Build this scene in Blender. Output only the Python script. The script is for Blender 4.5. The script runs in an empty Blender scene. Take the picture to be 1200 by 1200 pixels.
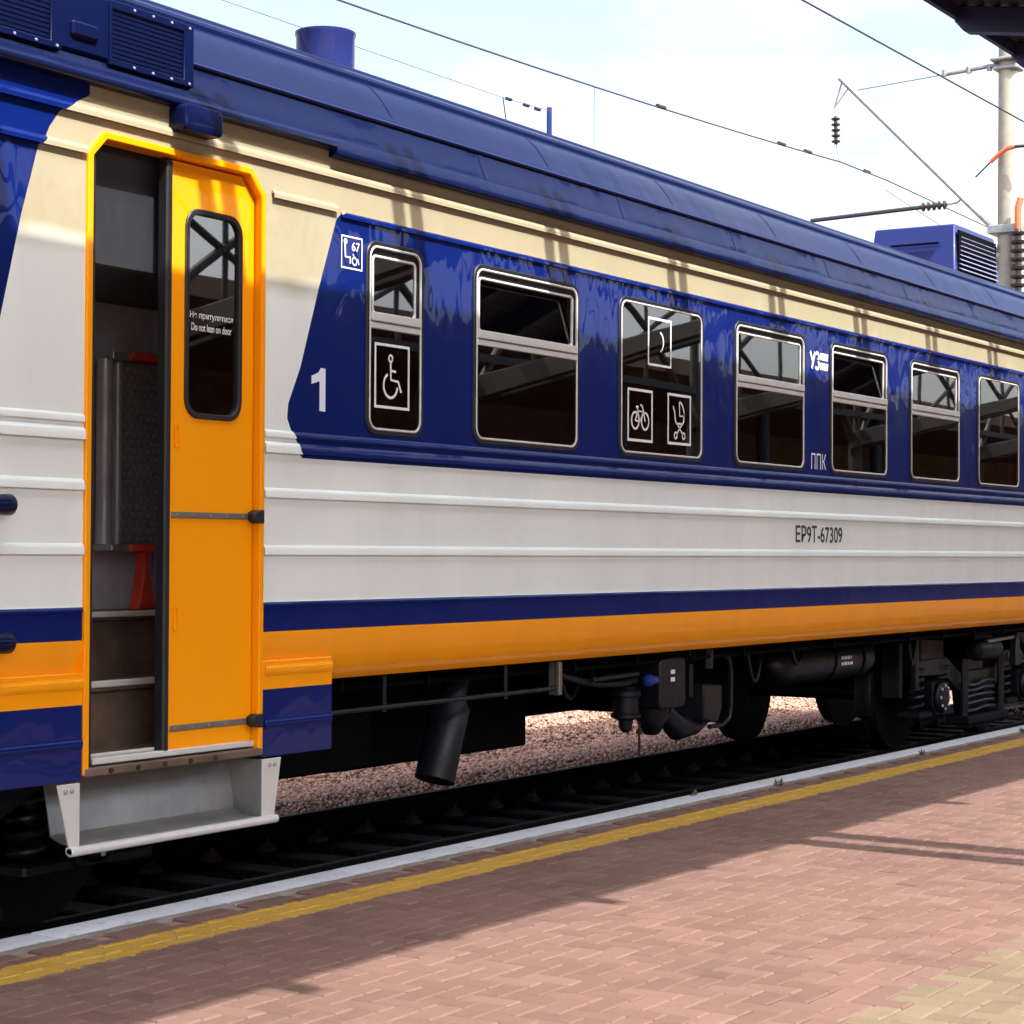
import bpy, bmesh, math, random
import numpy as np
from mathutils import Matrix, Vector
random.seed(7); rng = np.random.default_rng(11)
SC = bpy.context.scene
COL = SC.collection
PI = math.pi

# ------------------------------------------------------------------ camera
CAM_H, CAM_D = 1.69, 6.2
def cam_matrix(phi, pitch, roll):
    f = Vector((math.cos(phi)*math.cos(pitch), math.sin(phi)*math.cos(pitch), math.sin(pitch)))
    r = Vector((math.sin(phi), -math.cos(phi), 0)); u = r.cross(f)
    r2 = r*math.cos(roll) + u*math.sin(roll); u2 = -r*math.sin(roll) + u*math.cos(roll)
    m = Matrix((r2, u2, -f)).transposed().to_4x4()
    m.translation = Vector((0, -CAM_D, CAM_H)); return m
cd = bpy.data.cameras.new('camera'); cam = bpy.data.objects.new('camera', cd); COL.objects.link(cam)
cd.sensor_width = 36; cd.lens = 72; cd.clip_start = 0.1; cd.clip_end = 3000
cam.matrix_world = cam_matrix(0.567525, 0.019726, 0.005)
SC.camera = cam

# ------------------------------------------------------------------ sky, sun, exposure
sun_dir = Vector((-0.30, -1.0, 1.44)).normalized()           # towards the sun: behind the camera, a little to the left
SUN_EL = math.asin(sun_dir.z); SUN_AZ = math.atan2(sun_dir.x, sun_dir.y)
ld = bpy.data.lights.new('sun', 'SUN'); ld.energy = 2.0; ld.angle = math.radians(0.7); ld.color = (1.0, 0.95, 0.88)
sun = bpy.data.objects.new('sun', ld); COL.objects.link(sun)
sun.rotation_euler = (-sun_dir).to_track_quat('-Z', 'Y').to_euler(); sun.location = sun_dir*60
W = bpy.data.worlds.new('World'); SC.world = W; W.use_nodes = True
wt = W.node_tree; wn = wt.nodes; wl = wt.links
for n in list(wn): wn.remove(n)
wo = wn.new('ShaderNodeOutputWorld'); bg = wn.new('ShaderNodeBackground'); bg.inputs[1].default_value = 0.097
sky = wn.new('ShaderNodeTexSky'); sky.sky_type = 'NISHITA'; sky.sun_disc = False
sky.sun_elevation = SUN_EL; sky.sun_rotation = SUN_AZ; sky.air_density = 0.9; sky.dust_density = 5.0
tc = wn.new('ShaderNodeTexCoord'); mp = wn.new('ShaderNodeMapping'); mp.inputs['Scale'].default_value = (1, 1, 2.6)
nz = wn.new('ShaderNodeTexNoise'); nz.inputs['Scale'].default_value = 2.1; nz.inputs['Detail'].default_value = 7; nz.inputs['Roughness'].default_value = 0.55
rp = wn.new('ShaderNodeMapRange'); rp.inputs[1].default_value = 0.45; rp.inputs[2].default_value = 0.68; rp.inputs[3].default_value = 0.05; rp.inputs[4].default_value = 1.0
mx = wn.new('ShaderNodeMix'); mx.data_type = 'RGBA'; 
bw = wn.new('ShaderNodeRGBToBW'); cm1 = wn.new('ShaderNodeMath'); cm1.operation = 'MULTIPLY_ADD'; cm1.inputs[1].default_value = 1.15; cm1.inputs[2].default_value = 1.3
cc = wn.new('ShaderNodeCombineColor'); wl.new(sky.outputs[0], bw.inputs[0]); wl.new(bw.outputs[0], cm1.inputs[0])
for q in range(3): wl.new(cm1.outputs[0], cc.inputs[q])
wl.new(cc.outputs[0], mx.inputs[7])
wl.new(tc.outputs['Generated'], mp.inputs['Vector']); wl.new(mp.outputs[0], nz.inputs['Vector']); wl.new(nz.outputs['Fac'], rp.inputs[0])
wl.new(rp.outputs[0], mx.inputs[0]); wl.new(sky.outputs[0], mx.inputs[6]); wl.new(mx.outputs[2], bg.inputs[0]); wl.new(bg.outputs[0], wo.inputs[0])
SC.view_settings.view_transform = 'Standard'; SC.view_settings.look = 'None'; SC.view_settings.gamma = 1
SC.view_settings.exposure = 2.35
SC.render.engine = 'CYCLES'
SC.cycles.max_bounces = 10; SC.cycles.transparent_max_bounces = 16; SC.cycles.caustics_reflective = False; SC.cycles.caustics_refractive = False
SC.cycles.use_denoising = True

# ------------------------------------------------------------------ material helpers
class NT:
    def __init__(s, name):
        s.m = bpy.data.materials.new(name); s.m.use_nodes = True; s.t = s.m.node_tree
        s.b = s.t.nodes['Principled BSDF']; s.out = s.t.nodes['Material Output']
        s._pos = None
    def node(s, ty): return s.t.nodes.new(ty)
    def link(s, a, b): s.t.links.new(a, b)
    def put(s, sock, v):
        if isinstance(v, (int, float)): sock.default_value = v
        elif isinstance(v, (tuple, list)): sock.default_value = (*v, 1) if (len(v) == 3 and sock.type == 'RGBA') else v
        else: s.link(v, sock)
    def math(s, op, a, b=0.0, c=None, clamp=False):
        n = s.node('ShaderNodeMath'); n.operation = op; n.use_clamp = clamp
        s.put(n.inputs[0], a); s.put(n.inputs[1], b)
        if c is not None: s.put(n.inputs[2], c)
        return n.outputs[0]
    def pos(s):
        if s._pos is None:
            g = s.node('ShaderNodeNewGeometry'); x = s.node('ShaderNodeSeparateXYZ'); s.link(g.outputs['Position'], x.inputs[0])
            s._pos = (g.outputs['Position'], x.outputs[0], x.outputs[1], x.outputs[2])
        return s._pos
    def noise(s, scale, detail=4, rough=0.5, stretch=None, vec=None, dist=0.0):
        n = s.node('ShaderNodeTexNoise'); n.inputs['Scale'].default_value = scale; n.inputs['Detail'].default_value = detail
        n.inputs['Roughness'].default_value = rough; n.inputs['Distortion'].default_value = dist
        v = vec if vec is not None else s.pos()[0]
        if stretch:
            mpn = s.node('ShaderNodeMapping'); mpn.inputs['Scale'].default_value = stretch; s.link(v, mpn.inputs['Vector']); v = mpn.outputs[0]
        s.link(v, n.inputs['Vector']); return n.outputs['Fac']
    def rng(s, v, a, b, c=0.0, d=1.0, smooth=False):
        n = s.node('ShaderNodeMapRange'); n.interpolation_type = 'SMOOTHSTEP' if smooth else 'LINEAR'
        s.put(n.inputs[0], v); n.inputs[1].default_value = a; n.inputs[2].default_value = b; n.inputs[3].default_value = c; n.inputs[4].default_value = d
        return n.outputs[0]
    def mix(s, f, a, b, mode='MIX'):
        n = s.node('ShaderNodeMix'); n.data_type = 'RGBA'; n.blend_type = mode
        s.put(n.inputs[0], f); s.put(n.inputs[6], a); s.put(n.inputs[7], b); return n.outputs[2]
    def curve(s, v, lo, hi, pts, olo, ohi):
        n = s.node('ShaderNodeFloatCurve'); c = n.mapping.curves[0]
        P = [((a-lo)/(hi-lo), (b-olo)/(ohi-olo)) for a, b in pts]
        P = [(0.0, P[0][1])] + P + [(1.0, P[-1][1])]
        while len(c.points) < len(P): c.points.new(0.5, 0.5)
        for q, (a, b) in zip(c.points, P): q.location = (a, b); q.handle_type = 'VECTOR'
        n.mapping.use_clip = False; n.mapping.update()
        s.put(n.inputs['Value'], s.rng(v, lo, hi)); 
        return s.math('MULTIPLY_ADD', n.outputs[0], ohi-olo, olo)
    def bump(s, h, strength=0.3, dist=0.01, prev=None):
        n = s.node('ShaderNodeBump'); n.inputs['Strength'].default_value = strength; n.inputs['Distance'].default_value = dist
        s.link(h, n.inputs['Height'])
        if prev is not None: s.link(prev, n.inputs['Normal'])
        return n.outputs[0]
    def set(s, **k):
        nm = dict(col='Base Color', rough='Roughness', metal='Metallic', spec='Specular IOR Level', normal='Normal', coat='Coat Weight', coatr='Coat Roughness', coatn='Coat Normal', alpha='Alpha')
        for a, v in k.items(): s.put(s.b.inputs[nm[a]], v)
        return s

def simple(name, col, rough=0.5, metal=0.0, spec=0.5, var=0.15, scale=8, bump=0.0, bscale=40, coat=0.0):
    n = NT(name)
    f = n.rng(n.noise(scale, 5, 0.6), 0.3, 0.7, 1-var, 1+var)
    c = n.mix(1.0, (*col, 1), n.node('ShaderNodeCombineXYZ').outputs[0], 'MULTIPLY') if False else None
    h = n.node('ShaderNodeHueSaturation'); h.inputs['Color'].default_value = (*col, 1); n.link(f, h.inputs['Value'])
    n.set(col=h.outputs[0], metal=metal, spec=spec, coat=coat, coatr=0.06)
    n.set(rough=n.rng(n.noise(scale*2.3, 4), 0.3, 0.7, max(rough-0.08, 0.02), min(rough+0.08, 1)))
    if bump: n.set(normal=n.bump(n.noise(bscale, 4), bump, 0.01))
    return n.m

BLUE = (0.0018, 0.0115, 0.120); ORANGE = (0.94, 0.335, 0.002); WHITE = (0.79, 0.84, 0.82); CREAM_SUNLIT = (0.345, 0.305, 0.205)

def gloss_paint(n, col, wav=0.26, rough=0.42, coat=0.42):
    P = n.pos()[0]
    w1 = n.noise(1.1, 2, 0.5, stretch=(1.6, 1, 0.8)); w2 = n.noise(4.5, 2, 0.5, stretch=(1, 1, 0.45)); w3 = n.noise(55, 2, 0.5)
    nb = n.bump(w1, wav, 0.06); nb = n.bump(w2, wav, 0.012, nb); nb2 = n.bump(w3, 0.05, 0.004, nb)
    n.set(col=col, rough=rough, normal=nb2, coat=coat, coatr=0.02, coatn=nb, spec=0.08)
    return n.m

def livery():
    n = NT('livery_paint'); P, x, y, z = n.pos()
    dirt = n.rng(n.noise(3.0, 6, 0.6, stretch=(1, 1, 0.25)), 0.35, 0.75, 1.02, 0.93)
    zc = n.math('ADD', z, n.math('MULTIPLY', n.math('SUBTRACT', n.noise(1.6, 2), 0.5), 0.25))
    base = n.mix(n.rng(zc, 2.90, 3.06, smooth=True), (*WHITE, 1), (*CREAM_SUNLIT, 1))  # cream also holds the warm sun tone; blend set at canopy shadow edge
    right = n.curve(z, 2.1, 3.7, [(2.142, 7.828), (2.175, 7.80), (2.211, 7.794), (2.242, 7.767), (2.28, 7.737), (2.33, 7.710), (2.40, 7.718), (2.584, 7.810), (2.973, 7.946), (3.34, 8.087), (3.362, 8.110), (3.385, 8.163)], 7.5, 8.5)
    left = n.curve(z, 2.1, 3.7, [(2.142, 5.85), (2.18, 5.83), (2.242, 5.77), (2.33, 5.73), (2.42, 5.76), (2.631, 5.862), (3.07, 5.973), (3.366, 6.064), (3.397, 6.098), (3.455, 6.126), (3.53, 6.184), (3.572, 6.254), (3.63, 6.36)], 5.5, 6.5)
    inz = n.math('MULTIPLY', n.math('GREATER_THAN', z, 2.142), n.math('LESS_THAN', z, 3.385))
    m1 = n.math('MULTIPLY', inz, n.math('GREATER_THAN', x, right))
    m2 = n.math('MULTIPLY', n.math('GREATER_THAN', z, 2.142), n.math('LESS_THAN', x, left))
    m3 = n.math('LESS_THAN', z, 1.449)
    blue = n.math('MAXIMUM', n.math('MAXIMUM', m1, m2), m3)
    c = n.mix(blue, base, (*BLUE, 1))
    mo = n.math('MULTIPLY', n.math('LESS_THAN', z, 1.308), n.math('GREATER_THAN', z, 1.036))
    c = n.mix(mo, c, (*ORANGE, 1))
    h = n.node('ShaderNodeHueSaturation'); n.link(c, h.inputs['Color']); n.link(dirt, h.inputs['Value'])
    spot = n.rng(n.noise(34, 5, 0.7), 0.70, 0.76, 0, 0.25)
    d2 = n.mix(spot, h.outputs[0], (0.28, 0.24, 0.20, 1))
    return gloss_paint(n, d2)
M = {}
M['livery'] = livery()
n = NT('roof_blue_paint'); M['roof'] = gloss_paint(n, (0.0016, 0.0052, 0.037, 1), 0.26, 0.45, 0.24)
n = NT('orange_paint'); M['orange'] = gloss_paint(n, (*ORANGE, 1), 0.12, 0.42, 0.2)
n = NT('unit_blue_paint'); M['unitblue'] = gloss_paint(n, (0.018, 0.026, 0.125, 1), 0.1, 0.45, 0.4)
M['grille'] = simple('dark_grille_paint', (0.0015, 0.004, 0.022), 0.5, spec=0.2)
M['slat'] = simple('pale_slat_paint', (0.25, 0.26, 0.40), 0.4)
M['rubber'] = simple('black_rubber', (0.007, 0.007, 0.009), 0.55)
M['alu'] = simple('window_aluminium', (0.62, 0.615, 0.60), 0.42, 0.2, var=0.05)
M['steel'] = simple('brushed_steel', (0.42, 0.42, 0.44), 0.5, 0.5, var=0.15, scale=5)
M['stepalu'] = simple('worn_step_aluminium', (0.25, 0.25, 0.25), 0.42, 0.45, var=0.22, scale=4)
M['steeldark'] = simple('hinge_steel', (0.20, 0.18, 0.16), 0.5, 0.5)
M['dark'] = simple('underframe_black', (0.0018, 0.0018, 0.0024), 0.7, spec=0.05, var=0.3)
M['slate'] = simple('underframe_slate_paint', (0.0055, 0.006, 0.0105), 0.45, spec=0.3, var=0.25, scale=6)
M['slate2'] = simple('bogie_grey_paint', (0.0085, 0.009, 0.013), 0.42, spec=0.35, var=0.35, scale=9)
M['wheel'] = simple('wheel_steel', (0.006, 0.0055, 0.007), 0.5, 0.0, spec=0.2, var=0.25)
M['interior'] = simple('interior_grey_panel', (0.70, 0.71, 0.80), 0.5)
M['interiordark'] = simple('interior_dark_panel', (0.022, 0.024, 0.030), 0.45)
M['seat'] = simple('seat_brown', (0.36, 0.23, 0.15), 0.6)
M['red'] = simple('red_paint', (0.75, 0.05, 0.015), 0.45)
M['tread'] = simple('tread_plate', (0.24, 0.24, 0.26), 0.35, 0.3)
M['stepfloor'] = simple('worn_step_steel', (0.13, 0.088, 0.064), 0.5, 0.2, var=0.4, scale=6)
M['print_white'] = simple('white_vinyl', (0.80, 0.80, 0.80), 0.5, var=0.03)
M['print_light'] = simple('pale_blue_vinyl', (0.72, 0.77, 0.88), 0.5, var=0.03)
M['print_black'] = simple('black_vinyl', (0.02, 0.02, 0.022), 0.5, var=0.05)
M['bluecap'] = simple('blue_valve', (0.01, 0.03, 0.24), 0.5)
M['wire'] = simple('wire_dark', (0.045, 0.045, 0.05), 0.5, 0.4)
M['galv'] = simple('galvanised_steel', (0.30, 0.31, 0.32), 0.45, 0.6, var=0.2, scale=12)
M['insul'] = simple('insulator_glaze', (0.035, 0.025, 0.022), 0.25)
M['orangecable'] = simple('orange_sleeve', (0.65, 0.13, 0.05), 0.5)
M['canopyblue'] = simple('canopy_blue_paint', (0.034, 0.040, 0.105), 0.45, var=0.12)
M['canopysheet'] = simple('canopy_corrugated_sheet', (0.050, 0.052, 0.075), 0.5, var=0.2)
M['truss'] = simple('truss_brown_grey_paint', (0.060, 0.050, 0.042), 0.55)
M['rust'] = simple('rusty_iron', (0.045, 0.027, 0.020), 0.85, spec=0.08, var=0.4, scale=20)
M['rail'] = simple('rail_steel', (0.006, 0.0055, 0.0052), 0.7, 0.0, spec=0.08, var=0.3, scale=10)
M['railtop'] = simple('rail_head_polish', (0.020, 0.019, 0.018), 0.75, 0.0, spec=0.1, var=0.2, scale=6)
M['wood'] = simple('old_sleeper_wood', (0.007, 0.006, 0.005), 0.9, spec=0.08, var=0.4, scale=14, bump=0.5, bscale=60)
M['brownwall'] = simple('brown_brick_wall', (0.34, 0.21, 0.14), 0.8, var=0.3, scale=2)
M['darkglass'] = simple('far_window_glass', (0.02, 0.022, 0.025), 0.1)
M['leaf'] = simple('weed_leaf', (0.07, 0.085, 0.03), 0.7, var=0.3, scale=30)

def concrete():
    n = NT('mast_concrete')
    c = n.mix(n.rng(n.noise(6, 6, 0.65), 0.3, 0.7), (0.25, 0.24, 0.205, 1), (0.34, 0.325, 0.275, 1))
    n.set(col=c, rough=0.85, normal=n.bump(n.noise(40, 4), 0.2, 0.01)); return n.m
M['concrete'] = concrete()
def kerbpaint():
    n = NT('white_painted_kerb')
    f = n.rng(n.noise(14, 7, 0.75), 0.57, 0.68)
    P, x, y, z = n.pos()
    # paint worn away on the inner edge in an uneven line
    e = n.math('ADD', y, n.math('MULTIPLY', n.math('SUBTRACT', n.noise(9, 6, 0.7), 0.5), 0.05))
    worn = n.rng(e, -0.262, -0.250, 1.0, 0.0)
    f = n.math('MAXIMUM', f, worn)
    c = n.mix(f, (0.50, 0.54, 0.60, 1), (0.14, 0.115, 0.10, 1))
    c = n.mix(n.rng(n.noise(5, 5), 0.4, 0.75, 0, 0.35), c, (0.40, 0.41, 0.42, 1))
    n.set(col=c, rough=0.75, normal=n.bump(n.noise(60, 5), 0.3, 0.006)); return n.m
M['kerb'] = kerbpaint()
def paver(name, a, b, objvar=True):
    n = NT(name); P, x, y, z = n.pos()
    oi = n.node('ShaderNodeAttribute'); oi.attribute_name = 'tone'; oi.attribute_type = 'GEOMETRY'
    ob = n.node('ShaderNodeAttribute'); ob.attribute_name = 'tone'; ob.attribute_type = 'OBJECT'
    t = n.math('ADD', oi.outputs['Fac'], ob.outputs['Fac'])
    c = n.mix(t, (*a, 1), (*b, 1))
    big = n.rng(n.noise(0.9, 5, 0.65), 0.3, 0.7, 0.90, 1.08); fine = n.rng(n.noise(170, 4, 0.7), 0.3, 0.7, 0.85, 1.13)
    st = n.rng(n.noise(3.2, 7, 0.75), 0.55, 0.75, 1.0, 0.66)
    h = n.node('ShaderNodeHueSaturation'); n.link(c, h.inputs['Color']); n.link(n.math('MULTIPLY', n.math('MULTIPLY', big, fine), st), h.inputs['Value'])
    # yellow safety line: paint with a ragged edge and chips
    e = n.math('MULTIPLY', n.math('SUBTRACT', n.noise(17, 7, 0.8), 0.5), 0.11)
    yy = n.math('ADD', y, e)
    ym = n.math('MULTIPLY', n.math('GREATER_THAN', yy, -0.705), n.math('LESS_THAN', yy, -0.475))
    chip = n.math('MULTIPLY', n.rng(n.noise(26, 6, 0.75), 0.58, 0.66, 1.0, 0.12), n.rng(n.noise(5.5, 7, 0.75), 0.60, 0.70, 1.0, 0.35))
    yc = n.mix(n.rng(n.noise(4, 6, 0.7), 0.35, 0.7), (0.36, 0.215, 0.03, 1), (0.43, 0.27, 0.045, 1))
    col = n.mix(n.math('MULTIPLY', ym, chip), h.outputs[0], yc)
    n.set(col=col, rough=0.82, spec=0.3, normal=n.bump(n.noise(220, 4, 0.7), 0.35, 0.004)); return n.m
M['paver'] = paver('red_paver', (0.128, 0.073, 0.058), (0.164, 0.097, 0.079))
M['paverbuff'] = paver('buff_paver', (0.130, 0.099, 0.062), (0.162, 0.124, 0.080))
def sand():
    n = NT('joint_sand'); c = n.mix(n.noise(30, 5), (0.20, 0.125, 0.10, 1), (0.33, 0.22, 0.18, 1)); n.set(col=c, rough=0.95, spec=0.1); return n.m
M['sand'] = sand()
def ground():
    n = NT('dirt_ground'); a = n.mix(n.rng(n.noise(0.8, 7, 0.65), 0.3, 0.7), (0.16, 0.11, 0.085, 1), (0.24, 0.165, 0.13, 1))
    c = n.mix(n.rng(n.noise(25, 5, 0.7), 0.35, 0.7), a, (0.10, 0.075, 0.06, 1)); n.set(col=c, rough=0.95, spec=0.1, normal=n.bump(n.noise(30, 5), 0.6, 0.03)); return n.m
M['ground'] = ground()
def ballast(name, ca, cb):
    n = NT(name)
    at = n.node('ShaderNodeAttribute'); at.attribute_name = 'tone'
    c = n.mix(at.outputs['Fac'], ca, cb)
    h = n.node('ShaderNodeHueSaturation'); n.link(c, h.inputs['Color']); n.link(n.rng(n.noise(60, 4, 0.6), 0.3, 0.7, 0.85, 1.15), h.inputs['Value'])
    n.set(col=h.outputs[0], rough=0.9, spec=0.08); return n.m
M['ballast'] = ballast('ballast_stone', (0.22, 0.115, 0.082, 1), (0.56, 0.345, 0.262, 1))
M['oilshade'] = ballast('oily_shaded_ballast', (0.0035, 0.003, 0.0026, 1), (0.013, 0.0095, 0.008, 1))  # oil stain plus the shade beneath the train, put into the colour
M['oilshadeground'] = simple('oily_shaded_ground', (0.005, 0.004, 0.0035), 0.9, spec=0.08)  # track bed: oil and under-train shade both in the base colour
def glass():
    n = NT('tinted_glass'); t = n.t
    tr = n.node('ShaderNodeBsdfTransparent'); tr.inputs[0].default_value = (0.60, 0.57, 0.53, 1)
    gl = n.node('ShaderNodeBsdfGlossy'); gl.inputs['Roughness'].default_value = 0.012
    fr = n.node('ShaderNodeFresnel'); fr.inputs['IOR'].default_value = 2.7
    nb = n.bump(n.noise(1.3, 1), 0.05, 0.012); n.link(nb, gl.inputs['Normal']); n.link(nb, fr.inputs['Normal'])
    mxs = n.node('ShaderNodeMixShader'); n.link(fr.outputs[0], mxs.inputs[0]); n.link(tr.outputs[0], mxs.inputs[1]); n.link(gl.outputs[0], mxs.inputs[2])
    n.link(mxs.outputs[0], n.out.inputs['Surface']); return n.m
M['glass'] = glass()

# ------------------------------------------------------------------ mesh helpers
def arr(v): return [tuple(map(float, p)) for p in v]
class MB:
    def __init__(s): s.v = []; s.f = []
    def add(s, vs, fs):
        o = len(s.v); s.v += arr(vs); s.f += [tuple(i+o for i in f) for f in fs]; return s
    def box(s, x0, x1, y0, y1, z0, z1):
        x0, x1 = min(x0, x1), max(x0, x1); y0, y1 = min(y0, y1), max(y0, y1); z0, z1 = min(z0, z1), max(z0, z1)
        return s.add([(x0,y0,z0),(x1,y0,z0),(x1,y1,z0),(x0,y1,z0),(x0,y0,z1),(x1,y0,z1),(x1,y1,z1),(x0,y1,z1)],
                     [(0,3,2,1),(4,5,6,7),(0,1,5,4),(1,2,6,5),(2,3,7,6),(3,0,4,7)])
    def prism_y(s, poly, y0, y1):      # poly of (x,z), extruded along y
        k = len(poly)
        return s.add([(x, y0, z) for x, z in poly]+[(x, y1, z) for x, z in poly],
                     [tuple(range(k)), tuple(range(2*k-1, k-1, -1))]+[(i, k+i, k+(i+1) % k, (i+1) % k) for i in range(k)])
    def prism_x(s, poly, x0, x1):      # poly of (y,z), extruded along x
        k = len(poly)
        return s.add([(x0, y, z) for y, z in poly]+[(x1, y, z) for y, z in poly],
                     [tuple(range(k-1, -1, -1)), tuple(range(k, 2*k))]+[(i, (i+1) % k, k+(i+1) % k, k+i) for i in range(k)])
    def strip_x(s, prof, xs):          # open profile (y,z) swept through stations
        k = len(prof); vs = [(x, y, z) for x in xs for y, z in prof]
        return s.add(vs, [(a*k+i, a*k+i+1, (a+1)*k+i+1, (a+1)*k+i) for a in range(len(xs)-1) for i in range(k-1)])
    def ring_y(s, outer, inner, y0, y1):
        k = len(outer); vs = [(x, y0, z) for x, z in outer]+[(x, y0, z) for x, z in inner]+[(x, y1, z) for x, z in outer]+[(x, y1, z) for x, z in inner]
        fs = []
        for i in range(k):
            j = (i+1) % k
            fs += [(i, j, k+j, k+i), (2*k+i, 3*k+i, 3*k+j, 2*k+j), (i, 2*k+i, 2*k+j, j), (k+i, k+j, 3*k+j, 3*k+i)]
        return s.add(vs, fs)
    def tube(s, path, r, seg=10, caps=True):
        P = [Vector(p) for p in path]; R = r if isinstance(r, (list, tuple)) else [r]*len(P)
        rings = []; up = None
        for i, p in enumerate(P):
            t = (P[min(i+1, len(P)-1)]-P[max(i-1, 0)]).normalized()
            if up is None:
                a = Vector((0, 0, 1)) if abs(t.z) < 0.9 else Vector((1, 0, 0)); up = (a-t*a.dot(t)).normalized()
            else: up = (up-t*up.dot(t)).normalized()
            sd = t.cross(up)
            rings.append([p+(up*math.cos(2*PI*k/seg)+sd*math.sin(2*PI*k/seg))*R[i] for k in range(seg)])
        vs = [q for rg in rings for q in rg]; fs = []
        for i in range(len(P)-1):
            for k in range(seg):
                a = i*seg+k; b = i*seg+(k+1) % seg; fs.append((a, a+seg, b+seg, b))
        if caps: fs += [tuple(range(seg)), tuple(range((len(P)-1)*seg+seg-1, (len(P)-1)*seg-1, -1))]
        return s.add(vs, fs)
    def lathe(s, axis0, direction, prof, seg=28):   # prof of (t along direction, radius)
        a = Vector(axis0); d = Vector(direction).normalized()
        return s.tube([a+d*t for t, r in prof], [max(r, 1e-4) for t, r in prof], seg)
    def ribbon(s, pts, w, y, closed=False):         # flat stroke in an xz plane
        k = len(pts); L = []; Rr = []
        for i in range(k):
            a = pts[(i-1) % k] if (closed or i > 0) else pts[i]; b = pts[(i+1) % k] if (closed or i < k-1) else pts[i]
            dx, dz = b[0]-a[0], b[1]-a[1]; l = math.hypot(dx, dz) or 1
            nx, nz = -dz/l*w/2, dx/l*w/2
            L.append((pts[i][0]+nx, y, pts[i][1]+nz)); Rr.append((pts[i][0]-nx, y, pts[i][1]-nz))
        fs = [(i, (i+1) % k, k+(i+1) % k, k+i) for i in range(k if closed else k-1)]
        return s.add(L+Rr, fs)
    def mesh(s, name, mat, bevel=0.0, smooth=35, seg=1):
        me = bpy.data.meshes.new(name); me.from_pydata(s.v, [], s.f); me.update()
        bm = bmesh.new(); bm.from_mesh(me)
        bmesh.ops.recalc_face_normals(bm, faces=bm.faces)
        if bevel:
            ed = [e for e in bm.edges if len(e.link_faces) == 2 and e.calc_face_angle(0) > 0.5]
            bmesh.ops.bevel(bm, geom=ed, offset=bevel, segments=seg, affect='EDGES', profile=0.5)
        bm.to_mesh(me); bm.free()
        if smooth:
            me.polygons.foreach_set('use_smooth', [True]*len(me.polygons)); me.set_sharp_from_angle(angle=math.radians(smooth))
        if mat is not None: me.materials.append(mat)
        return me
    def build(s, name, mat, parent=None, bevel=0.0, smooth=35, seg=1):
        return link(name, s.mesh(name, mat, bevel, smooth, seg), parent)
def link(name, me, parent=None, loc=(0, 0, 0)):
    o = bpy.data.objects.new(name, me); COL.objects.link(o); o.location = loc
    if parent is not None: setpar(o, parent)
    return o
def wmat(o):
    m = Matrix.Translation(o.location)
    return (wmat(o.parent) @ o.matrix_parent_inverse @ m) if o.parent else m
def setpar(o, p): o.parent = p; o.matrix_parent_inverse = wmat(p).inverted()
def empty(name, loc): o = bpy.data.objects.new(name, None); COL.objects.link(o); o.location = loc; o.empty_display_size = 0.2; return o
def tag(o, label=None, cat=None, group=None, kind=None):
    for k, v in (('label', label), ('category', cat), ('group', group), ('kind', kind)):
        if v: o[k] = v
    return o
def rrect(x0, x1, z0, z1, r, k=6):
    P = []
    for cx, cz, a0 in ((x1-r, z1-r, 0), (x0+r, z1-r, 90), (x0+r, z0+r, 180), (x1-r, z0+r, 270)):
        for i in range(k+1):
            a = math.radians(a0+90*i/k); P.append((cx+r*math.cos(a), cz+r*math.sin(a)))
    return P
def boolean_cut(o, cutter):
    md = o.modifiers.new('cut', 'BOOLEAN'); md.operation = 'DIFFERENCE'; md.object = cutter; md.solver = 'EXACT'
    bpy.context.view_layer.update()
    dg = bpy.context.evaluated_depsgraph_get()
    me = bpy.data.meshes.new_from_object(o.evaluated_get(dg)); old = o.data; o.modifiers.clear(); o.data = me
    me.polygons.foreach_set('use_smooth', [True]*len(me.polygons)); me.set_sharp_from_angle(angle=math.radians(35))
    bpy.data.objects.remove(cutter)
def text(name, body, x0, x1, z0, z1, y, mat, parent, bold=0.0):
    cu = bpy.data.curves.new(name, 'FONT'); cu.body = body; cu.offset = bold; cu.align_x = 'LEFT'
    t = bpy.data.objects.new(name, cu); COL.objects.link(t); bpy.context.view_layer.update()
    me = bpy.data.meshes.new_from_object(t.evaluated_get(bpy.context.evaluated_depsgraph_get())); bpy.data.objects.remove(t)
    k = len(me.vertices); co = np.empty(k*3); me.vertices.foreach_get('co', co); co = co.reshape(-1, 3)
    a, b = co.min(0), co.max(0)
    out = np.empty_like(co)
    out[:, 0] = x0+(co[:, 0]-a[0])/(b[0]-a[0])*(x1-x0); out[:, 2] = z0+(co[:, 1]-a[1])/(b[1]-a[1])*(z1-z0); out[:, 1] = y
    me.vertices.foreach_set('co', out.ravel()); me.materials.clear(); me.materials.append(mat); me.update()
    return link(name, me, parent)
def arc(cx, cz, rx, rz, a0, a1, k=24): return [(cx+rx*math.cos(math.radians(a0+(a1-a0)*i/k)), cz+rz*math.sin(math.radians(a0+(a1-a0)*i/k))) for i in range(k+1)]

RAIL = -0.09      # rail-top level; platform top at 0.13
PT = 0.13

# ------------------------------------------------------------------ the setting
g = MB(); g.add([(-400, -400, -0.62), (800, -400, -0.62), (800, 600, -0.62), (-400, 600, -0.62)], [(0, 1, 2, 3)])
tag(g.build('ground', M['ground'], smooth=0), kind='structure')

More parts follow.
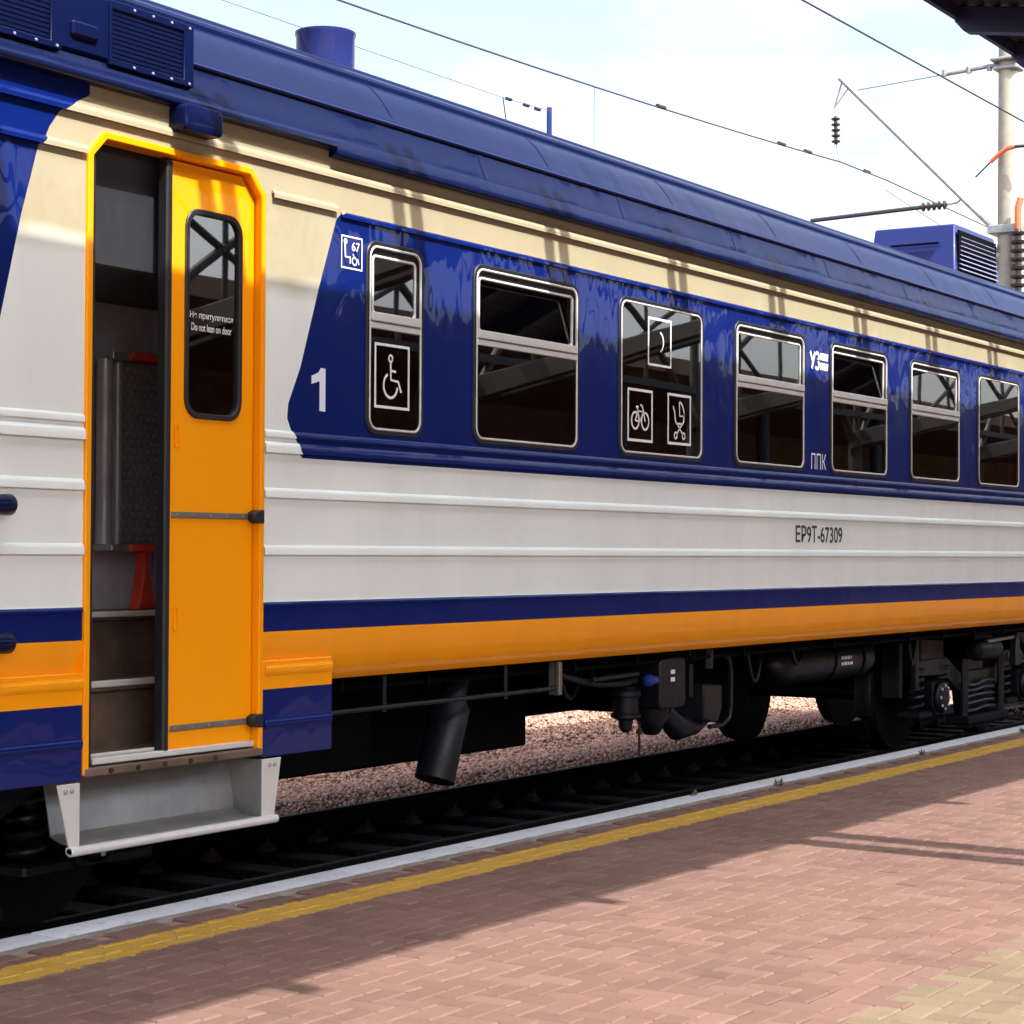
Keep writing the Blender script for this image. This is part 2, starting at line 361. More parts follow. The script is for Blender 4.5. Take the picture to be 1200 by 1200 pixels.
# platform body (joint sand level) with pavers and coping stones
pf = MB(); pf.box(-25, 90, -22, -0.30, -0.60, PT-0.013)
platform = tag(pf.build('platform', M['sand'], smooth=0), kind='structure')
cs = MB(); cs.box(0, 0.996, -0.298, -0.055, -0.45, PT+0.004); cme = cs.mesh('coping_stone', M['kerb'], 0.010, 40, 2)
for i in range(-12, 60): link('coping_stone', cme, platform, (i*1.0, 0, 0))
wall = MB(); wall.box(-25, 90, -0.29, -0.11, -0.61, -0.44); wall.build('platform_wall', M['concrete'], platform)

U = 0.1045
def paver_verts(i, j, horiz):
    x0, y0 = i*U, -0.302-(j+1)*U
    return x0, y0, (2*U if horiz else U), (U if horiz else 2*U)
def paver_geo(x0, y0, w, h, z, tilt):
    gp, bv = 0.0024, 0.0065
    a = [(x0+gp, y0+gp), (x0+w-gp, y0+gp), (x0+w-gp, y0+h-gp), (x0+gp, y0+h-gp)]
    b = [(x0+gp+bv, y0+gp+bv), (x0+w-gp-bv, y0+gp+bv), (x0+w-gp-bv, y0+h-gp-bv), (x0+gp+bv, y0+h-gp-bv)]
    zt = [z+tilt[0]*(px-x0-w/2)+tilt[1]*(py-y0-h/2) for px, py in b]
    vs = [(p[0], p[1], z-0.03) for p in a]+[(p[0], p[1], q-0.0055) for p, q in zip(a, zt)]+[(p[0], p[1], q) for p, q in zip(b, zt)]
    fs = [(8, 9, 10, 11)]
    for k in range(4):
        m = (k+1) % 4; fs += [(k, m, 4+m, 4+k), (4+k, 4+m, 8+m, 8+k)]
    return vs, fs
cells = []
JMAX = 44
for i in range(20, 230):
    for j in range(0, JMAX):
        c = (i-j) % 4
        # herringbone of 2:1 blocks
        if c == 0: cells.append((i, j, True))
        elif c == 3 and j+1 < JMAX: cells.append((i, j, False))
def paver_world(i, j, hz):
    x0 = i*U
    if hz: return x0, -0.302-(j+1)*U, 2*U, U
    return x0, -0.302-(j+2)*U, U, 2*U
Cam = cam.matrix_world.inverted()
def project(p):
    q = Cam @ Vector(p)
    return (0.5+q.x/-q.z*2.0, 0.5-q.y/-q.z*2.0, -q.z) if q.z < 0 else (9, 9, 9)
seen = []
for c in cells:
    x0, y0, w, h = paver_world(*c); u, v, d = project((x0+w/2, y0+h/2, PT))
    vis = -0.01 < u < 1.01 and -0.01 < v < 1.01
    seen.append((d if vis else 99+d, c, vis))
seen.sort(key=lambda t: t[0])
near = [c for d, c, v in seen[:300]]; rest = [c for d, c, v in seen[300:]]
def is_buff(y0, h): return y0+h < -3.36
shared = {}
for c in near:
    x0, y0, w, h = paver_world(*c); bf = is_buff(y0, h); k = (c[2], bf, random.randrange(6))
    if k not in shared:
        vs, fs = paver_geo(0, 0, w, h, 0, (random.uniform(-.02, .02), random.uniform(-.02, .02)))
        shared[k] = MB().add(vs, fs).mesh('paver', M['paverbuff' if bf else 'paver'], 0, 0)
    o = link('paver', shared[k], platform, (x0, y0, PT+random.uniform(-0.0012, 0.0012))); o['tone'] = random.random()
for bf in (False, True):
    V = []; F = []; T = []
    for c in rest:
        x0, y0, w, h = paver_world(*c)
        if is_buff(y0, h) != bf: continue
        vs, fs = paver_geo(x0, y0, w, h, PT+random.uniform(-0.0018, 0.0018), (random.uniform(-.018, .018), random.uniform(-.018, .018)))
        o = len(V); V += vs; F += [tuple(q+o for q in f) for f in fs]; T += [random.random()]*12
    me = bpy.data.meshes.new('paving'); me.from_pydata(V, [], F); me.update(); me.materials.append(M['paverbuff' if bf else 'paver'])
    at = me.attributes.new('tone', 'FLOAT', 'POINT'); at.data.foreach_set('value', T)
    tag(link('buff_paving' if bf else 'red_paving', me, platform), kind='stuff')
fp = MB(); fp.box(230*U+0.05, 90, -22, -0.302, -0.2, PT-0.002); fp.box(-25, 20*U-0.05, -22, -0.302, -0.2, PT-0.002); fp.box(20*U-0.05, 230*U+0.05, -22, -0.302-JMAX*U-0.02, -0.2, PT-0.002)
fpo = fp.build('far_paving', M['paver'], platform, smooth=0); fpo['tone'] = 0.5

# tracks: ballast bed, rails, sleepers, clips
def track(yc, name, x0, x1, sl0, sl1, full):
    b = MB(); b.prism_x([(yc-1.84, -0.60), (yc-1.84, -0.36), (yc+1.75, -0.36), (yc+2.9, -0.60)] if full else [(yc-2.2, -0.6), (yc-1.6, -0.36), (yc+1.6, -0.36), (yc+2.2, -0.6)], x0, x1)
    tr = tag(b.build(name, M['oilshadeground' if full else 'ground'], smooth=0), kind='structure')
    for yr in (yc-0.76, yc+0.76):
        r = MB(); z = RAIL
        r.prism_x([(yr-.066, z-.18), (yr+.066, z-.18), (yr+.066, z-.168), (yr+.010, z-.150), (yr+.009, z-.05), (yr+.034, z-.035), (yr+.036, z-.008), (yr+.026, z-.001), (yr-.026, z-.001), (yr-.036, z-.008), (yr-.034, z-.035), (yr-.009, z-.05), (yr-.010, z-.150), (yr-.066, z-.168)], x0, x1)
        ro = r.build('rail', M['rail'], tr, smooth=30)
        t = MB(); t.box(x0, x1, yr-.024, yr+.024, z-.0012, z); t.build('running_surface', M['railtop'], ro, smooth=0)
    s = MB(); s.box(-.125, .125, yc-1.3, yc+1.3, RAIL-.36, RAIL-.19); sme = s.mesh('sleeper', M['wood'], 0.012)
    c = MB()
    for sy in (-1, 1):
        c.box(-.06, .06, sy*.05, sy*.15, -.01, .018); c.tube([(0, sy*.115, 0), (0, sy*.115, .075)], .016, 8); c.box(-.035, .035, sy*.075, sy*.14, .02, .045)
    cme_ = c.mesh('rail_clip', M['rust'], 0.003)
    x = sl0
    while x < sl1:
        link('sleeper', sme, tr, (x+random.uniform(-.02, .02), random.uniform(-.03, .03), 0))
        for yr in (yc-0.76, yc+0.76): link('rail_clip', cme_, tr, (x, yr, RAIL-.178))
        x += 0.55
    return tr
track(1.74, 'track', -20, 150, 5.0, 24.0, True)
track(9.0, 'track', -20, 200, 14.0, 40.0, False)

def stones(name, regions, seed, mat):
    r = np.random.default_rng(seed)
    base = np.array([(1, 0, 0), (-1, 0, 0), (0, 1, 0), (0, -1, 0), (0, 0, 1), (0, 0, -1), (.6, .6, .5), (-.6, -.6, .45)], float)
    tri0 = np.array([(0, 6, 4), (6, 2, 4), (2, 1, 4), (1, 7, 4), (7, 3, 4), (3, 0, 4), (0, 2, 6), (1, 3, 7), (2, 0, 5), (1, 2, 5), (3, 1, 5), (0, 3, 5)])
    allv = []; allt = []; tone = []; off = 0
    for (xa, xb, ya, yb, zf, dens, sz) in regions:
        k = int((xb-xa)*(yb-ya)*dens)
        p = np.stack([r.uniform(xa, xb, k), r.uniform(ya, yb, k), np.zeros(k)], 1)
        p[:, 2] = zf(p[:, 1]) + r.uniform(-.5, .5, k)*sz
        v = base[None]*r.uniform(.55, 1.15, (k, 8, 3))*(sz*r.uniform(.6, 1.35, (k, 1, 1)))
        v[:, :, 2] *= .75
        a = r.uniform(0, 2*PI, k); b = r.uniform(-.7, .7, k)
        ca, sa, cb, sb = np.cos(a), np.sin(a), np.cos(b), np.sin(b)
        x, y, z = v[:, :, 0], v[:, :, 1], v[:, :, 2]
        y2 = y*cb[:, None]-z*sb[:, None]; z2 = y*sb[:, None]+z*cb[:, None]
        v = np.stack([x*ca[:, None]-y2*sa[:, None], x*sa[:, None]+y2*ca[:, None], z2], 2)+p[:, None, :]
        allv.append(v.reshape(-1, 3)); allt.append((tri0[None]+(np.arange(k)*8)[:, None, None]+off).reshape(-1, 3)); off += k*8
        tone.append(np.repeat(np.clip(r.normal(.5, .24, k), 0, 1), 8))
    V = np.concatenate(allv); Tt = np.concatenate(allt); T = np.concatenate(tone)
    me = bpy.data.meshes.new(name); me.vertices.add(len(V)); me.vertices.foreach_set('co', V.ravel())
    me.loops.add(len(Tt)*3); me.loops.foreach_set('vertex_index', Tt.ravel().astype(np.int32))
    me.polygons.add(len(Tt)); me.polygons.foreach_set('loop_start', np.arange(0, len(Tt)*3, 3, dtype=np.int32)); me.polygons.foreach_set('loop_total', np.full(len(Tt), 3, dtype=np.int32))
    me.update(calc_edges=True); me.validate()
    at = me.attributes.new('tone', 'FLOAT', 'POINT'); at.data.foreach_set('value', T.astype(np.float32))
    me.materials.append(mat); return link(name, me)
zs = lambda y: np.interp(y, [0, 2.3, 2.6, 3.4, 4.8, 9], [-.33, -.33, -.20, -.19, -.36, -.40])
st = stones('ballast_stones', [(8, 28, 2.56, 5.2, zs, 620, .026), (12, 30, 5.2, 9.5, zs, 240, .034)], 5, M['ballast'])
tag(stones('track_stones', [(5, 26, -.05, .85, zs, 230, .032), (5, 26, 1.08, 2.42, zs, 300, .032)], 8, M['oilshade']), 'oil-stained stones with under-train shade in their colour, between the rails', 'ballast', kind='stuff')
tag(st, 'pinkish crushed stone ballast beyond the far rail under the train', 'ballast', kind='stuff')
bs = MB(); bs.strip_x([(2.55, -.27), (2.7, -.22), (3.4, -.21), (4.8, -.38), (7.2, -.42), (12, -.5), (16, -.6)], [-20, 60])
tag(bs.build('ballast_shoulder', M['ground'], smooth=0), kind='structure')

# ------------------------------------------------------------------ the railway carriage
X0, X1 = 1.2, 23.6
car = tag(empty('railway_carriage', (12.4, 1.74, RAIL)), 'blue, white and orange electric train carriage with open door beside the brick platform', 'train')

# near side wall with its openings
WIN = [  # x0, x1, kind
    (8.360, 8.815, 'narrow'), (9.342, 10.425, 'hopper'), (10.955, 12.032, 'fixed'), (12.545, 13.645, 'rail'),
    (14.146, 15.213, 'hopper'), (15.735, 16.830, 'rail'), (17.318, 18.385, 'fixed'), (18.93, 20.02, 'rail'), (20.53, 21.62, 'rail')]
WZ0, WZ1 = 2.312, 3.252
sw = MB(); sw.prism_x([(0, 1.31), (0.004, 1.26), (0.016, 1.18), (0.045, 1.105), (0.10, 1.052), (0.16, 1.045), (0.16, 1.1), (0.09, 1.2), (0.075, 1.31), (0.075, 3.68), (0.0, 3.68)], X0, X1)
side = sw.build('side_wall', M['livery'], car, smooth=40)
ct = MB()
for a, b, k in WIN: ct.prism_y(rrect(a, b, WZ0, WZ1, 0.065), -0.1, 0.3)
DO = [(6.360, 0.60), (6.360, 3.383), (6.450, 3.472), (7.412, 3.472), (7.508, 3.368), (7.508, 0.60)]
ct.prism_y(DO, -0.1, 0.3)
boolean_cut(side, ct.build('cutter', None))
# far side, ends
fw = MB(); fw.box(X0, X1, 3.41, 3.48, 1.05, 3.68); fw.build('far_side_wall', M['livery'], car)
for xa, xb in ((X0-.05, X0), (X1, X1+.05)):
    e = MB(); e.box(xa, xb, .002, 3.478, 1.05, 4.25); e.build('end_wall', M['roof'], car)
# skirt panels beside the door
for xa, xb in ((3.2, 6.345), (7.530, 8.072)):
    s = MB(); s.box(xa, xb, -.006, .05, .715, 1.172); sk = s.build('skirt_panel', M['livery'], car, 0.004)
    for zc, h in ((1.125, .028), (.872, .026)):
        r = MB(); r.prism_x([(-.007, zc-h), (-.014, zc-h*.6), (-.017, zc+h*.1), (-.013, zc+h*.7), (-.007, zc+h)], xa+.02, xb-.004)
        r.build('rib', M['livery'], sk, 0.003)
# pressed ribs
def rib(xa, xb, zc, h, d, flip=False):
    r = MB(); r.prism_x([(.004, zc+h*.05), (-d+.0035, zc+h*.02), (-d+.0035, zc-h), (-d, zc-h*1.02), (-d, zc-h*.1), (-d*.85, zc+h*.35), (-d*.4, zc+h*.8), (.004, zc+h)], xa, xb)
    r.build('rib', M['livery'], side, 0.0, 14)
for xa, xb in ((X0, 6.338), (7.535, X1)):
    rib(xa, xb, 1.970, .024, .015); rib(xa, xb, 1.697, .024, .015); rib(xa, xb, 2.188, .028, .018); rib(xa, xb, 2.252, .018, .012)
    rib(xa, xb, 1.440, .012, .010)
rib(X0, X1, 3.562, .022, .022); rib(X0, 6.338, 3.395, .020, .020); rib(7.58, 8.085, 3.395, .020, .020)
rib(8.12, X1, 3.372, .016, .014)
# door frame
fo = [(6.343, .735), (6.343, 3.390), (6.441, 3.489), (7.421, 3.489), (7.527, 3.376), (7.527, .735)]
fi = [(6.376, .735), (6.376, 3.376), (6.455, 3.456), (7.406, 3.456), (7.494, 3.360), (7.494, .735)]
df = MB(); k = 6
vs = [(x, -.016, z) for x, z in fo]+[(x, -.016, z) for x, z in fi]+[(x, .085, z) for x, z in fo]+[(x, .085, z) for x, z in fi]
fs = []
for i in range(5): fs += [(i, i+1, k+i+1, k+i), (2*k+i, 3*k+i, 3*k+i+1, 2*k+i+1), (i, 2*k+i, 2*k+i+1, i+1), (k+i, k+i+1, 3*k+i+1, 3*k+i)]
fs += [(0, k, 3*k, 2*k), (5, 2*k+5, 3*k+5, k+5)]
df.add(vs, fs); dfo = df.build('door_frame', M['orange'], car, .004)
jb = MB(); jb.box(6.377, 6.420, .012, .082, .775, 3.40); jb.build('rubber_jamb_seal', M['rubber'], dfo, .006)
# door leaf
lf = MB(); lf.prism_y([(6.908, .772), (6.908, 3.445), (7.39, 3.445), (7.484, 3.345), (7.484, .772)], .026, .062)
leaf = lf.build('sliding_door', M['orange'], car)
ct = MB(); ct.prism_y(rrect(7.008, 7.390, 2.300, 3.243, .085), -.1, .2); boolean_cut(leaf, ct.build('cutter', None))
gk = MB(); gk.ring_y(rrect(7.000, 7.397, 2.292, 3.251, .09), rrect(7.026, 7.371, 2.318, 3.225, .07), .016, .050); gk.build('rubber_gasket', M['rubber'], leaf, .004)
pn = MB(); pn.prism_y(rrect(7.020, 7.377, 2.312, 3.231, .072), .034, .040); pn.build('pane', M['glass'], leaf)
es = MB(); es.box(6.868, 6.909, .014, .074, .772, 3.445); es.build('rubber_edge_seal', M['rubber'], leaf, .008)
for zc in (1.852, .893):
    h = MB(); h.box(6.922, 7.470, .018, .0265, zc-.014, zc+.014); hs = h.build('hinge_strap', M['steeldark'], leaf, .002)
    for q in range(5): b = MB(); b.lathe((6.95+q*.115, .018, zc), (0, -1, 0), [(0, .007), (.003, .006), (.004, .002)], 8); b.build('bolt', M['galv'], hs)
    kn = MB(); kn.prism_y([(7.445, zc-.015), (7.475, zc-.03), (7.522, zc-.034), (7.522, zc+.034), (7.475, zc+.03), (7.445, zc+.018)], -.024, .026); kn.build('hinge_knuckle', M['rubber'], hs, .006)
for zc in (2.21, 1.385):
    h = MB(); h.ring_y(rrect(6.938, 6.972, zc-.055, zc+.055, .015), rrect(6.946, 6.964, zc-.047, zc+.047, .008), .021, .028); h.build('finger_pull', M['orange'], leaf)
text('door_notice', 'Не притулятися', 7.046, 7.345, 2.745, 2.782, .0325, M['print_white'], leaf, .004)
text('door_notice', 'Do not lean on door', 7.056, 7.335, 2.695, 2.730, .0325, M['print_white'], leaf, .004)
# vent box and rain strip over the door
vb = MB(); vb.prism_y(rrect(6.852, 7.108, 3.560, 3.685, .03), -.105, -.001); vb.build('vent_box', M['roof'], car, .012, 35, 2)

# windows
def window(x0, x1, kind):
    gk = MB(); gk.ring_y(rrect(x0-.026, x1+.026, WZ0-.026, WZ1+.026, .085), rrect(x0+.004, x1-.004, WZ0+.004, WZ1-.004, .062), -.009, .030)
    w = gk.build('window', M['rubber'], car, .005)
    r = MB(); r.ring_y(rrect(x0-.002, x1+.002, WZ0-.002, WZ1+.002, .066), rrect(x0+.010, x1-.010, WZ0+.010, WZ1-.010, .056), -.012, .002); r.build('frame', M['alu'], w, .003)
    a, b, c, d = x0+.007, x1-.007, WZ0+.007, WZ1-.007
    if kind == 'fixed':
        p = MB(); p.prism_y(rrect(a, b, c, d, .05), -.006, 0.0); p.build('pane', M['glass'], w)
    else:
        zb, zt = 2.828, 2.912
        p = MB(); p.box(a, b, -.006, 0.0, c, zb+.01); p.build('pane', M['glass'], w, smooth=0)
        s = MB(); s.box(x0+.010, x1-.010, -.014, .05, zb, zb+.034); s.box(x0+.010, x1-.010, -.021, .05, zb+.038, zt); s.build('sash_rail', M['alu'], w, .004)
        s = MB(); s.ring_y(rrect(x0+.034, x1-.034, zt-.02, WZ1-.044, .03), rrect(x0+.048, x1-.048, zt+.004, WZ1-.058, .02), .000, .014)
        s.build('sash_frame', M['alu'], w, .003)
        s = MB(); s.ring_y(rrect(a, b, zt-.03, d, .045), rrect(x0+.036, x1-.036, zt-.01, WZ1-.046, .03), .006, .045); s.build('sash_channel', M['rubber'], w)
        t = .045 if kind == 'hopper' else 0.0
        p = MB(); z0, z1 = zt-.02, WZ1-.05; y0 = .008
        p.add([(x0+.04, y0, z0), (x1-.04, y0, z0), (x1-.04, y0+t, z1), (x0+.04, y0+t, z1), (x0+.04, y0+.006, z0), (x1-.04, y0+.006, z0), (x1-.04, y0+t+.006, z1), (x0+.04, y0+t+.006, z1)],
              [(0, 1, 2, 3), (7, 6, 5, 4), (0, 4, 5, 1), (1, 5, 6, 2), (2, 6, 7, 3), (3, 7, 4, 0)])
        p.build('pane', M['glass'], w, smooth=0)
    return w
wins = [window(*w) for w in WIN]
# pictograms on the glass
SY = -.0072
def box_outline(mb, a, b, c, d, w): mb.ribbon([(a, c), (b, c), (b, d), (a, d)], w*1.3, SY, True)
pg = MB(); box_outline(pg, 8.412, 8.705, 2.432, 2.752, .016)
pg.ribbon(arc(8.545, 2.685, .016, .017, 0, 360), .011, SY, False)
pg.ribbon([(8.545, 2.662), (8.548, 2.575), (8.612, 2.570), (8.640, 2.515)], .014, SY); pg.ribbon([(8.548, 2.622), (8.592, 2.620)], .012, SY)
pg.ribbon(arc(8.545, 2.545, .060, .062, 115, 355), .014, SY); pg.build('wheelchair_pictogram', M['print_white'], wins[0])
SY = -.0072
bk = MB(); box_outline(bk, 11.045, 11.352, 2.392, 2.706, .018)
for cx in (11.135, 11.262): bk.ribbon(arc(cx, 2.515, .047, .052, 0, 360), .014, SY)
bk.ribbon([(11.135, 2.515), (11.165, 2.575), (11.235, 2.575), (11.195, 2.51), (11.135, 2.515)], .012, SY); bk.ribbon([(11.262, 2.515), (11.225, 2.61), (11.20, 2.615)], .012, SY); bk.ribbon([(11.145, 2.60), (11.175, 2.60)], .014, SY); bk.ribbon([(11.195, 2.51), (11.160, 2.60)], .012, SY)
bk.build('bicycle_pictogram', M['print_white'], wins[2])
pr = MB(); box_outline(pr, 11.567, 11.872, 2.396, 2.708, .018)
pr.ribbon([(11.635, 2.635), (11.655, 2.60), (11.665, 2.545), (11.68, 2.525), (11.765, 2.525), (11.78, 2.545), (11.785, 2.60)], .014, SY)
pr.ribbon(arc(11.72, 2.58, .065, .085, 0, 88), .014, SY); pr.ribbon([(11.72, 2.665), (11.725, 2.575), (11.785, 2.578)], .012, SY)
pr.ribbon([(11.69, 2.525), (11.77, 2.455)], .012, SY); pr.ribbon([(11.76, 2.525), (11.68, 2.455)], .012, SY)
for cx in (11.67, 11.78): pr.ribbon(arc(cx, 2.448, .018, .02, 0, 360, 14), .012, SY)
pr.build('pram_pictogram', M['print_white'], wins[2])
tb = MB(); box_outline(tb, 11.303, 11.600, 2.880, 3.172, .016); tb.ribbon(arc(11.45, 3.03, .05, .06, -80, 80), .013, SY); tb.build('notice_outline', M['print_white'], wins[2])
# print on the body
def body_box(a, b, c, d, w):
    m = MB(); m.ribbon([(a, c), (b, c), (b, d), (a, d)], w, -.0035, True); return m
bx = body_box(8.128, 8.297, 3.110, 3.268, .011)
SYB = -.0035
bx.ribbon(arc(8.160, 3.243, .010, .010, 0, 360, 12), .010, SYB); bx.ribbon([(8.155, 3.23), (8.160, 3.165), (8.200, 3.165), (8.200, 3.135)], .012, SYB)
bx.ribbon(arc(8.235, 3.150, .018, .020, 0, 360, 14), .008, SYB); bx.ribbon([(8.222, 3.185), (8.235, 3.165), (8.262, 3.160), (8.272, 3.135)], .009, SYB)
bxo = bx.build('seat_pictogram', M['print_light'], car); text('lettering', '67', 8.212, 8.278, 3.200, 3.245, SYB, M['print_light'], car, .01)
n1 = MB(); n1.add([(x, SYB, z) for x, z in ((7.957, 2.380), (8.004, 2.378), (8.004, 2.590), (7.966, 2.592), (7.948, 2.568), (7.893, 2.548), (7.893, 2.508), (7.957, 2.526))], [tuple(range(8))]); n1.build('car_number', M['print_light'], car, smooth=0)
lt = MB(); lt.ribbon([(13.762, 3.172), (13.808, 3.102)], .026, SYB); lt.ribbon([(13.846, 3.172), (13.792, 3.048)], .026, SYB); lt.build('lettering', M['print_white'], car, smooth=0)
lt = MB(); lt.ribbon(arc(13.885, 3.142, .030, .028, 150, -90, 14), .024, SYB); lt.ribbon(arc(13.885, 3.082, .034, .031, 90, -150, 14), .024, SYB); lt.build('lettering', M['print_white'], car, smooth=0)
fl = MB()
for zq in (3.122, 3.05):
    for q in range(1): fl.add([(13.935, SYB, zq), (14.075, SYB, zq-.002), (14.085, SYB, zq+.050), (13.945, SYB, zq+.052)], [(0, 1, 2, 3)])
fl.build('operator_emblem', M['print_white'], car, smooth=0)
text('lettering', 'ППК', 13.785, 14.050, 2.312, 2.428, SYB, M['print_light'], car, .0)
text('lettering', 'ЕР9Т-67309', 13.520, 14.352, 1.772, 1.896, SYB, M['print_black'], car, .012)

# roof
RP = [(.012, 3.672), (-.012, 3.70), (-.004, 3.75), (.018, 3.80), (.040, 3.86), (.052, 3.905), (.044, 3.918), (.050, 3.932), (.075, 3.96), (.110, 4.015), (.155, 4.075), (.205, 4.125), (.262, 4.163), (.262, 4.186), (.272, 4.204), (.300, 4.222), (.360, 4.246), (.366, 4.262), (.372, 4.268), (.60, 4.318), (1.0, 4.372), (1.74, 4.405)]
RPf = RP+[(3.48-y, z) for y, z in RP[-2::-1]]
rf = MB(); rf.strip_x(RPf, [X0+i*(X1-X0)/24 for i in range(25)]); roof = rf.build('roof', M['roof'], car, smooth=28)
off = [(y-.002 if y < 1 else y, z+.0015) for y, z in RP]
for i in range(20):
    x = 8.65+i*.78
    s = MB(); s.strip_x([(y, z) for y, z in off[2:6]], [x, x+.03]) if i % 2 else s.strip_x([(y, z) for y, z in off[8:13]], [x, x+.022])
    s.build('seam', M['roof'], roof)
bd = MB(); bd.tube([(7.0, .040, 3.914), (X1, .040, 3.914)], .0075, 8); bd.build('bead', M['unitblue'], roof)
for xa, xb, zb in ((8.021, X1, 3.640), (X0, 8.020, 3.674)):
    s = MB(); s.prism_x([(.002, zb), (-.050, zb), (-.062, zb+.012), (-.058, zb+.035), (-.030, 3.735), (-.004, 3.752), (.002, 3.752)], xa, xb); s.build('cornice', M['roof'], roof, .003)
# louvre grilles above the door end
for xa, xb in ((5.05, 6.185), (6.470, 7.010)):
    z0, z1 = 3.785, 4.066
    fr = MB(); fr.ring_y([(xb, z1), (xa, z1), (xa, z0), (xb, z0)], [(xb-.065, z1-.035), (xa+.015, z1-.035), (xa+.015, z0+.03), (xb-.065, z0+.03)], -.010, .10)
    fr.box(xa+.002, xb-.002, .06, .12, z0+.002, z1-.002)
    gr = fr.build('louvre_grille', M['roof'], roof, .003)
    for q in range(11):
        zz = z0+.040+q*.0205
        l = MB(); l.add([(xa+.014, -.004, zz), (xb-.064, -.004, zz), (xb-.064, .02, zz+.012), (xa+.014, .02, zz+.012), (xa+.014, -.002, zz-.004), (xb-.064, -.002, zz-.004), (xb-.064, .022, zz+.008), (xa+.014, .022, zz+.008)],
                        [(0, 1, 2, 3), (7, 6, 5, 4), (0, 4, 5, 1), (2, 6, 7, 3), (1, 5, 6, 2), (3, 7, 4, 0)]); l.build('slat', M['grille'], gr, smooth=0)
    for q in range(4):
        for zz in (z0+.013, z1-.016):
            b = MB(); b.lathe((xb-.03-q*.12, -.010, zz), (0, -1, 0), [(0, .007), (.004, .006), (.005, .002)], 8); b.build('bolt', M['slat'], gr)
hs = MB(); hs.box(4.9, 7.02, .0, .30, 3.80, 4.07); hs.build('equipment_bay', M['roof'], roof, .01)
lk = MB(); lk.box(6.24, 6.40, -.02, .01, 3.86, 3.93); lk.build('latch_cover', M['roof'], roof, .012)
# vents, antenna and cooling unit on the roof
vc = MB(); vc.lathe((9.085, .85, 4.30), (0, 0, 1), [(0, .165), (.27, .165), (.285, .172), (.30, .172), (.303, .155), (.303, .001)], 32); vc.build('roof_vent', M['unitblue'], car, 0, 40)
ap = MB(); ap.tube([(12.39, 1.4, 4.36), (12.39, 1.4, 4.86)], .020, 10); ap.build('antenna_post', M['unitblue'], car)
aw = MB(); aw.tube([(7.8, 1.4, 4.81), (11.75, 1.4, 4.815), (12.38, 1.4, 4.838)], .0035, 6); aw.build('antenna_wire', M['galv'], car)
for xq in (11.82, 12.05, 12.2): b = MB(); b.tube([(xq, 1.4, 4.818), (xq+.06, 1.4, 4.82)], .013, 8); b.build('antenna_insulator', M['wire'], car)
dw = MB(); dw.tube([(11.78, 1.4, 4.815), (11.84, 1.4, 4.60), (11.86, 1.4, 4.38)], .004, 6); dw.build('antenna_lead', M['rust'], car)
# cooling unit (tapered housing)
def frust(x0, x1, y0, y1, z0, z1, t):
    return [(x0, y0, z0), (x1, y0, z0), (x1, y1, z0), (x0, y1, z0), (x0+t, y0+t*.4, z1), (x1-t*.8, y0+t*.4, z1), (x1-t*.8, y1-t*.4, z1), (x0+t, y1-t*.4, z1)], [(0, 3, 2, 1), (4, 5, 6, 7), (0, 1, 5, 4), (1, 2, 6, 5), (2, 3, 7, 6), (3, 0, 4, 7)]
cu = MB(); v, f = frust(18.80, 20.10, .76, 1.66, 4.33, 4.885, .10); cu.add(v, f); cuo = cu.build('cooling_unit', M['unitblue'], car, .012)
rc = MB(); rc.box(18.90, 19.96, .757, .775, 4.37, 4.82)
for q in range(9):
    zz = 4.395+q*.046; x0, x1 = 18.90+q*.008, 19.97-q*.008; y0 = .752+q*.004
    l = MB(); l.add([(x0, y0-.03, zz), (x1, y0-.03, zz), (x1, y0+.02, zz+.030), (x0, y0+.02, zz+.030), (x0, y0-.028, zz-.006), (x1, y0-.028, zz-.006), (x1, y0+.022, zz+.024), (x0, y0+.022, zz+.024)],
                    [(0, 1, 2, 3), (7, 6, 5, 4), (0, 4, 5, 1), (2, 6, 7, 3), (1, 5, 6, 2), (3, 7, 4, 0)]); l.build('slat', M['slat'], cuo, smooth=0)
rc.build('louvre_recess', M['dark'], cuo)
sl = MB(); sl.box(18.80, 18.84, .93, 1.42, 4.69, 4.705); sl.build('handle_slot', M['dark'], cuo)

# vestibule behind the door
fl = MB(); fl.box(6.2, 7.95, .60, 3.40, 1.36, 1.395); fl.build('vestibule_floor', M['stepfloor'], car)
sp = MB(); sp.box(6.30, 7.60, .62, .66, 1.08, 1.36); sp.box(6.30, 7.60, .30, .64, 1.055, 1.09); sp.box(6.30, 7.60, .33, .37, .79, 1.055); sp.box(6.30, 7.60, .06, .36, .765, .797); sp.build('boarding_steps', M['stepfloor'], car, .006)
nz_ = MB(); nz_.box(6.43, 7.50, .285, .31, 1.075, 1.105); nz_.box(6.43, 7.50, .585, .61, 1.375, 1.402); nz_.box(6.43, 7.50, .065, .09, .795, .812); nz_.box(6.43, 7.50, .012, .05, .772, .800); nz_.build('step_nosing', M['alu'], car, .004)
vw = MB(); vw.box(6.2, 6.24, .08, 3.4, .75, 3.66); vw.box(7.93, 7.97, .08, 3.4, .75, 3.66); vw.box(6.24, 7.93, 1.06, 1.10, 1.395, 3.66); vw.build('vestibule_wall', M['interior'], car)
vc_ = MB(); vc_.box(6.24, 7.93, .11, 1.05, 2.93, 3.64); vc_.build('shadow_transom', M['interiordark'], car, .01)  # transom box coloured dark to stand for shadow at the doorway top
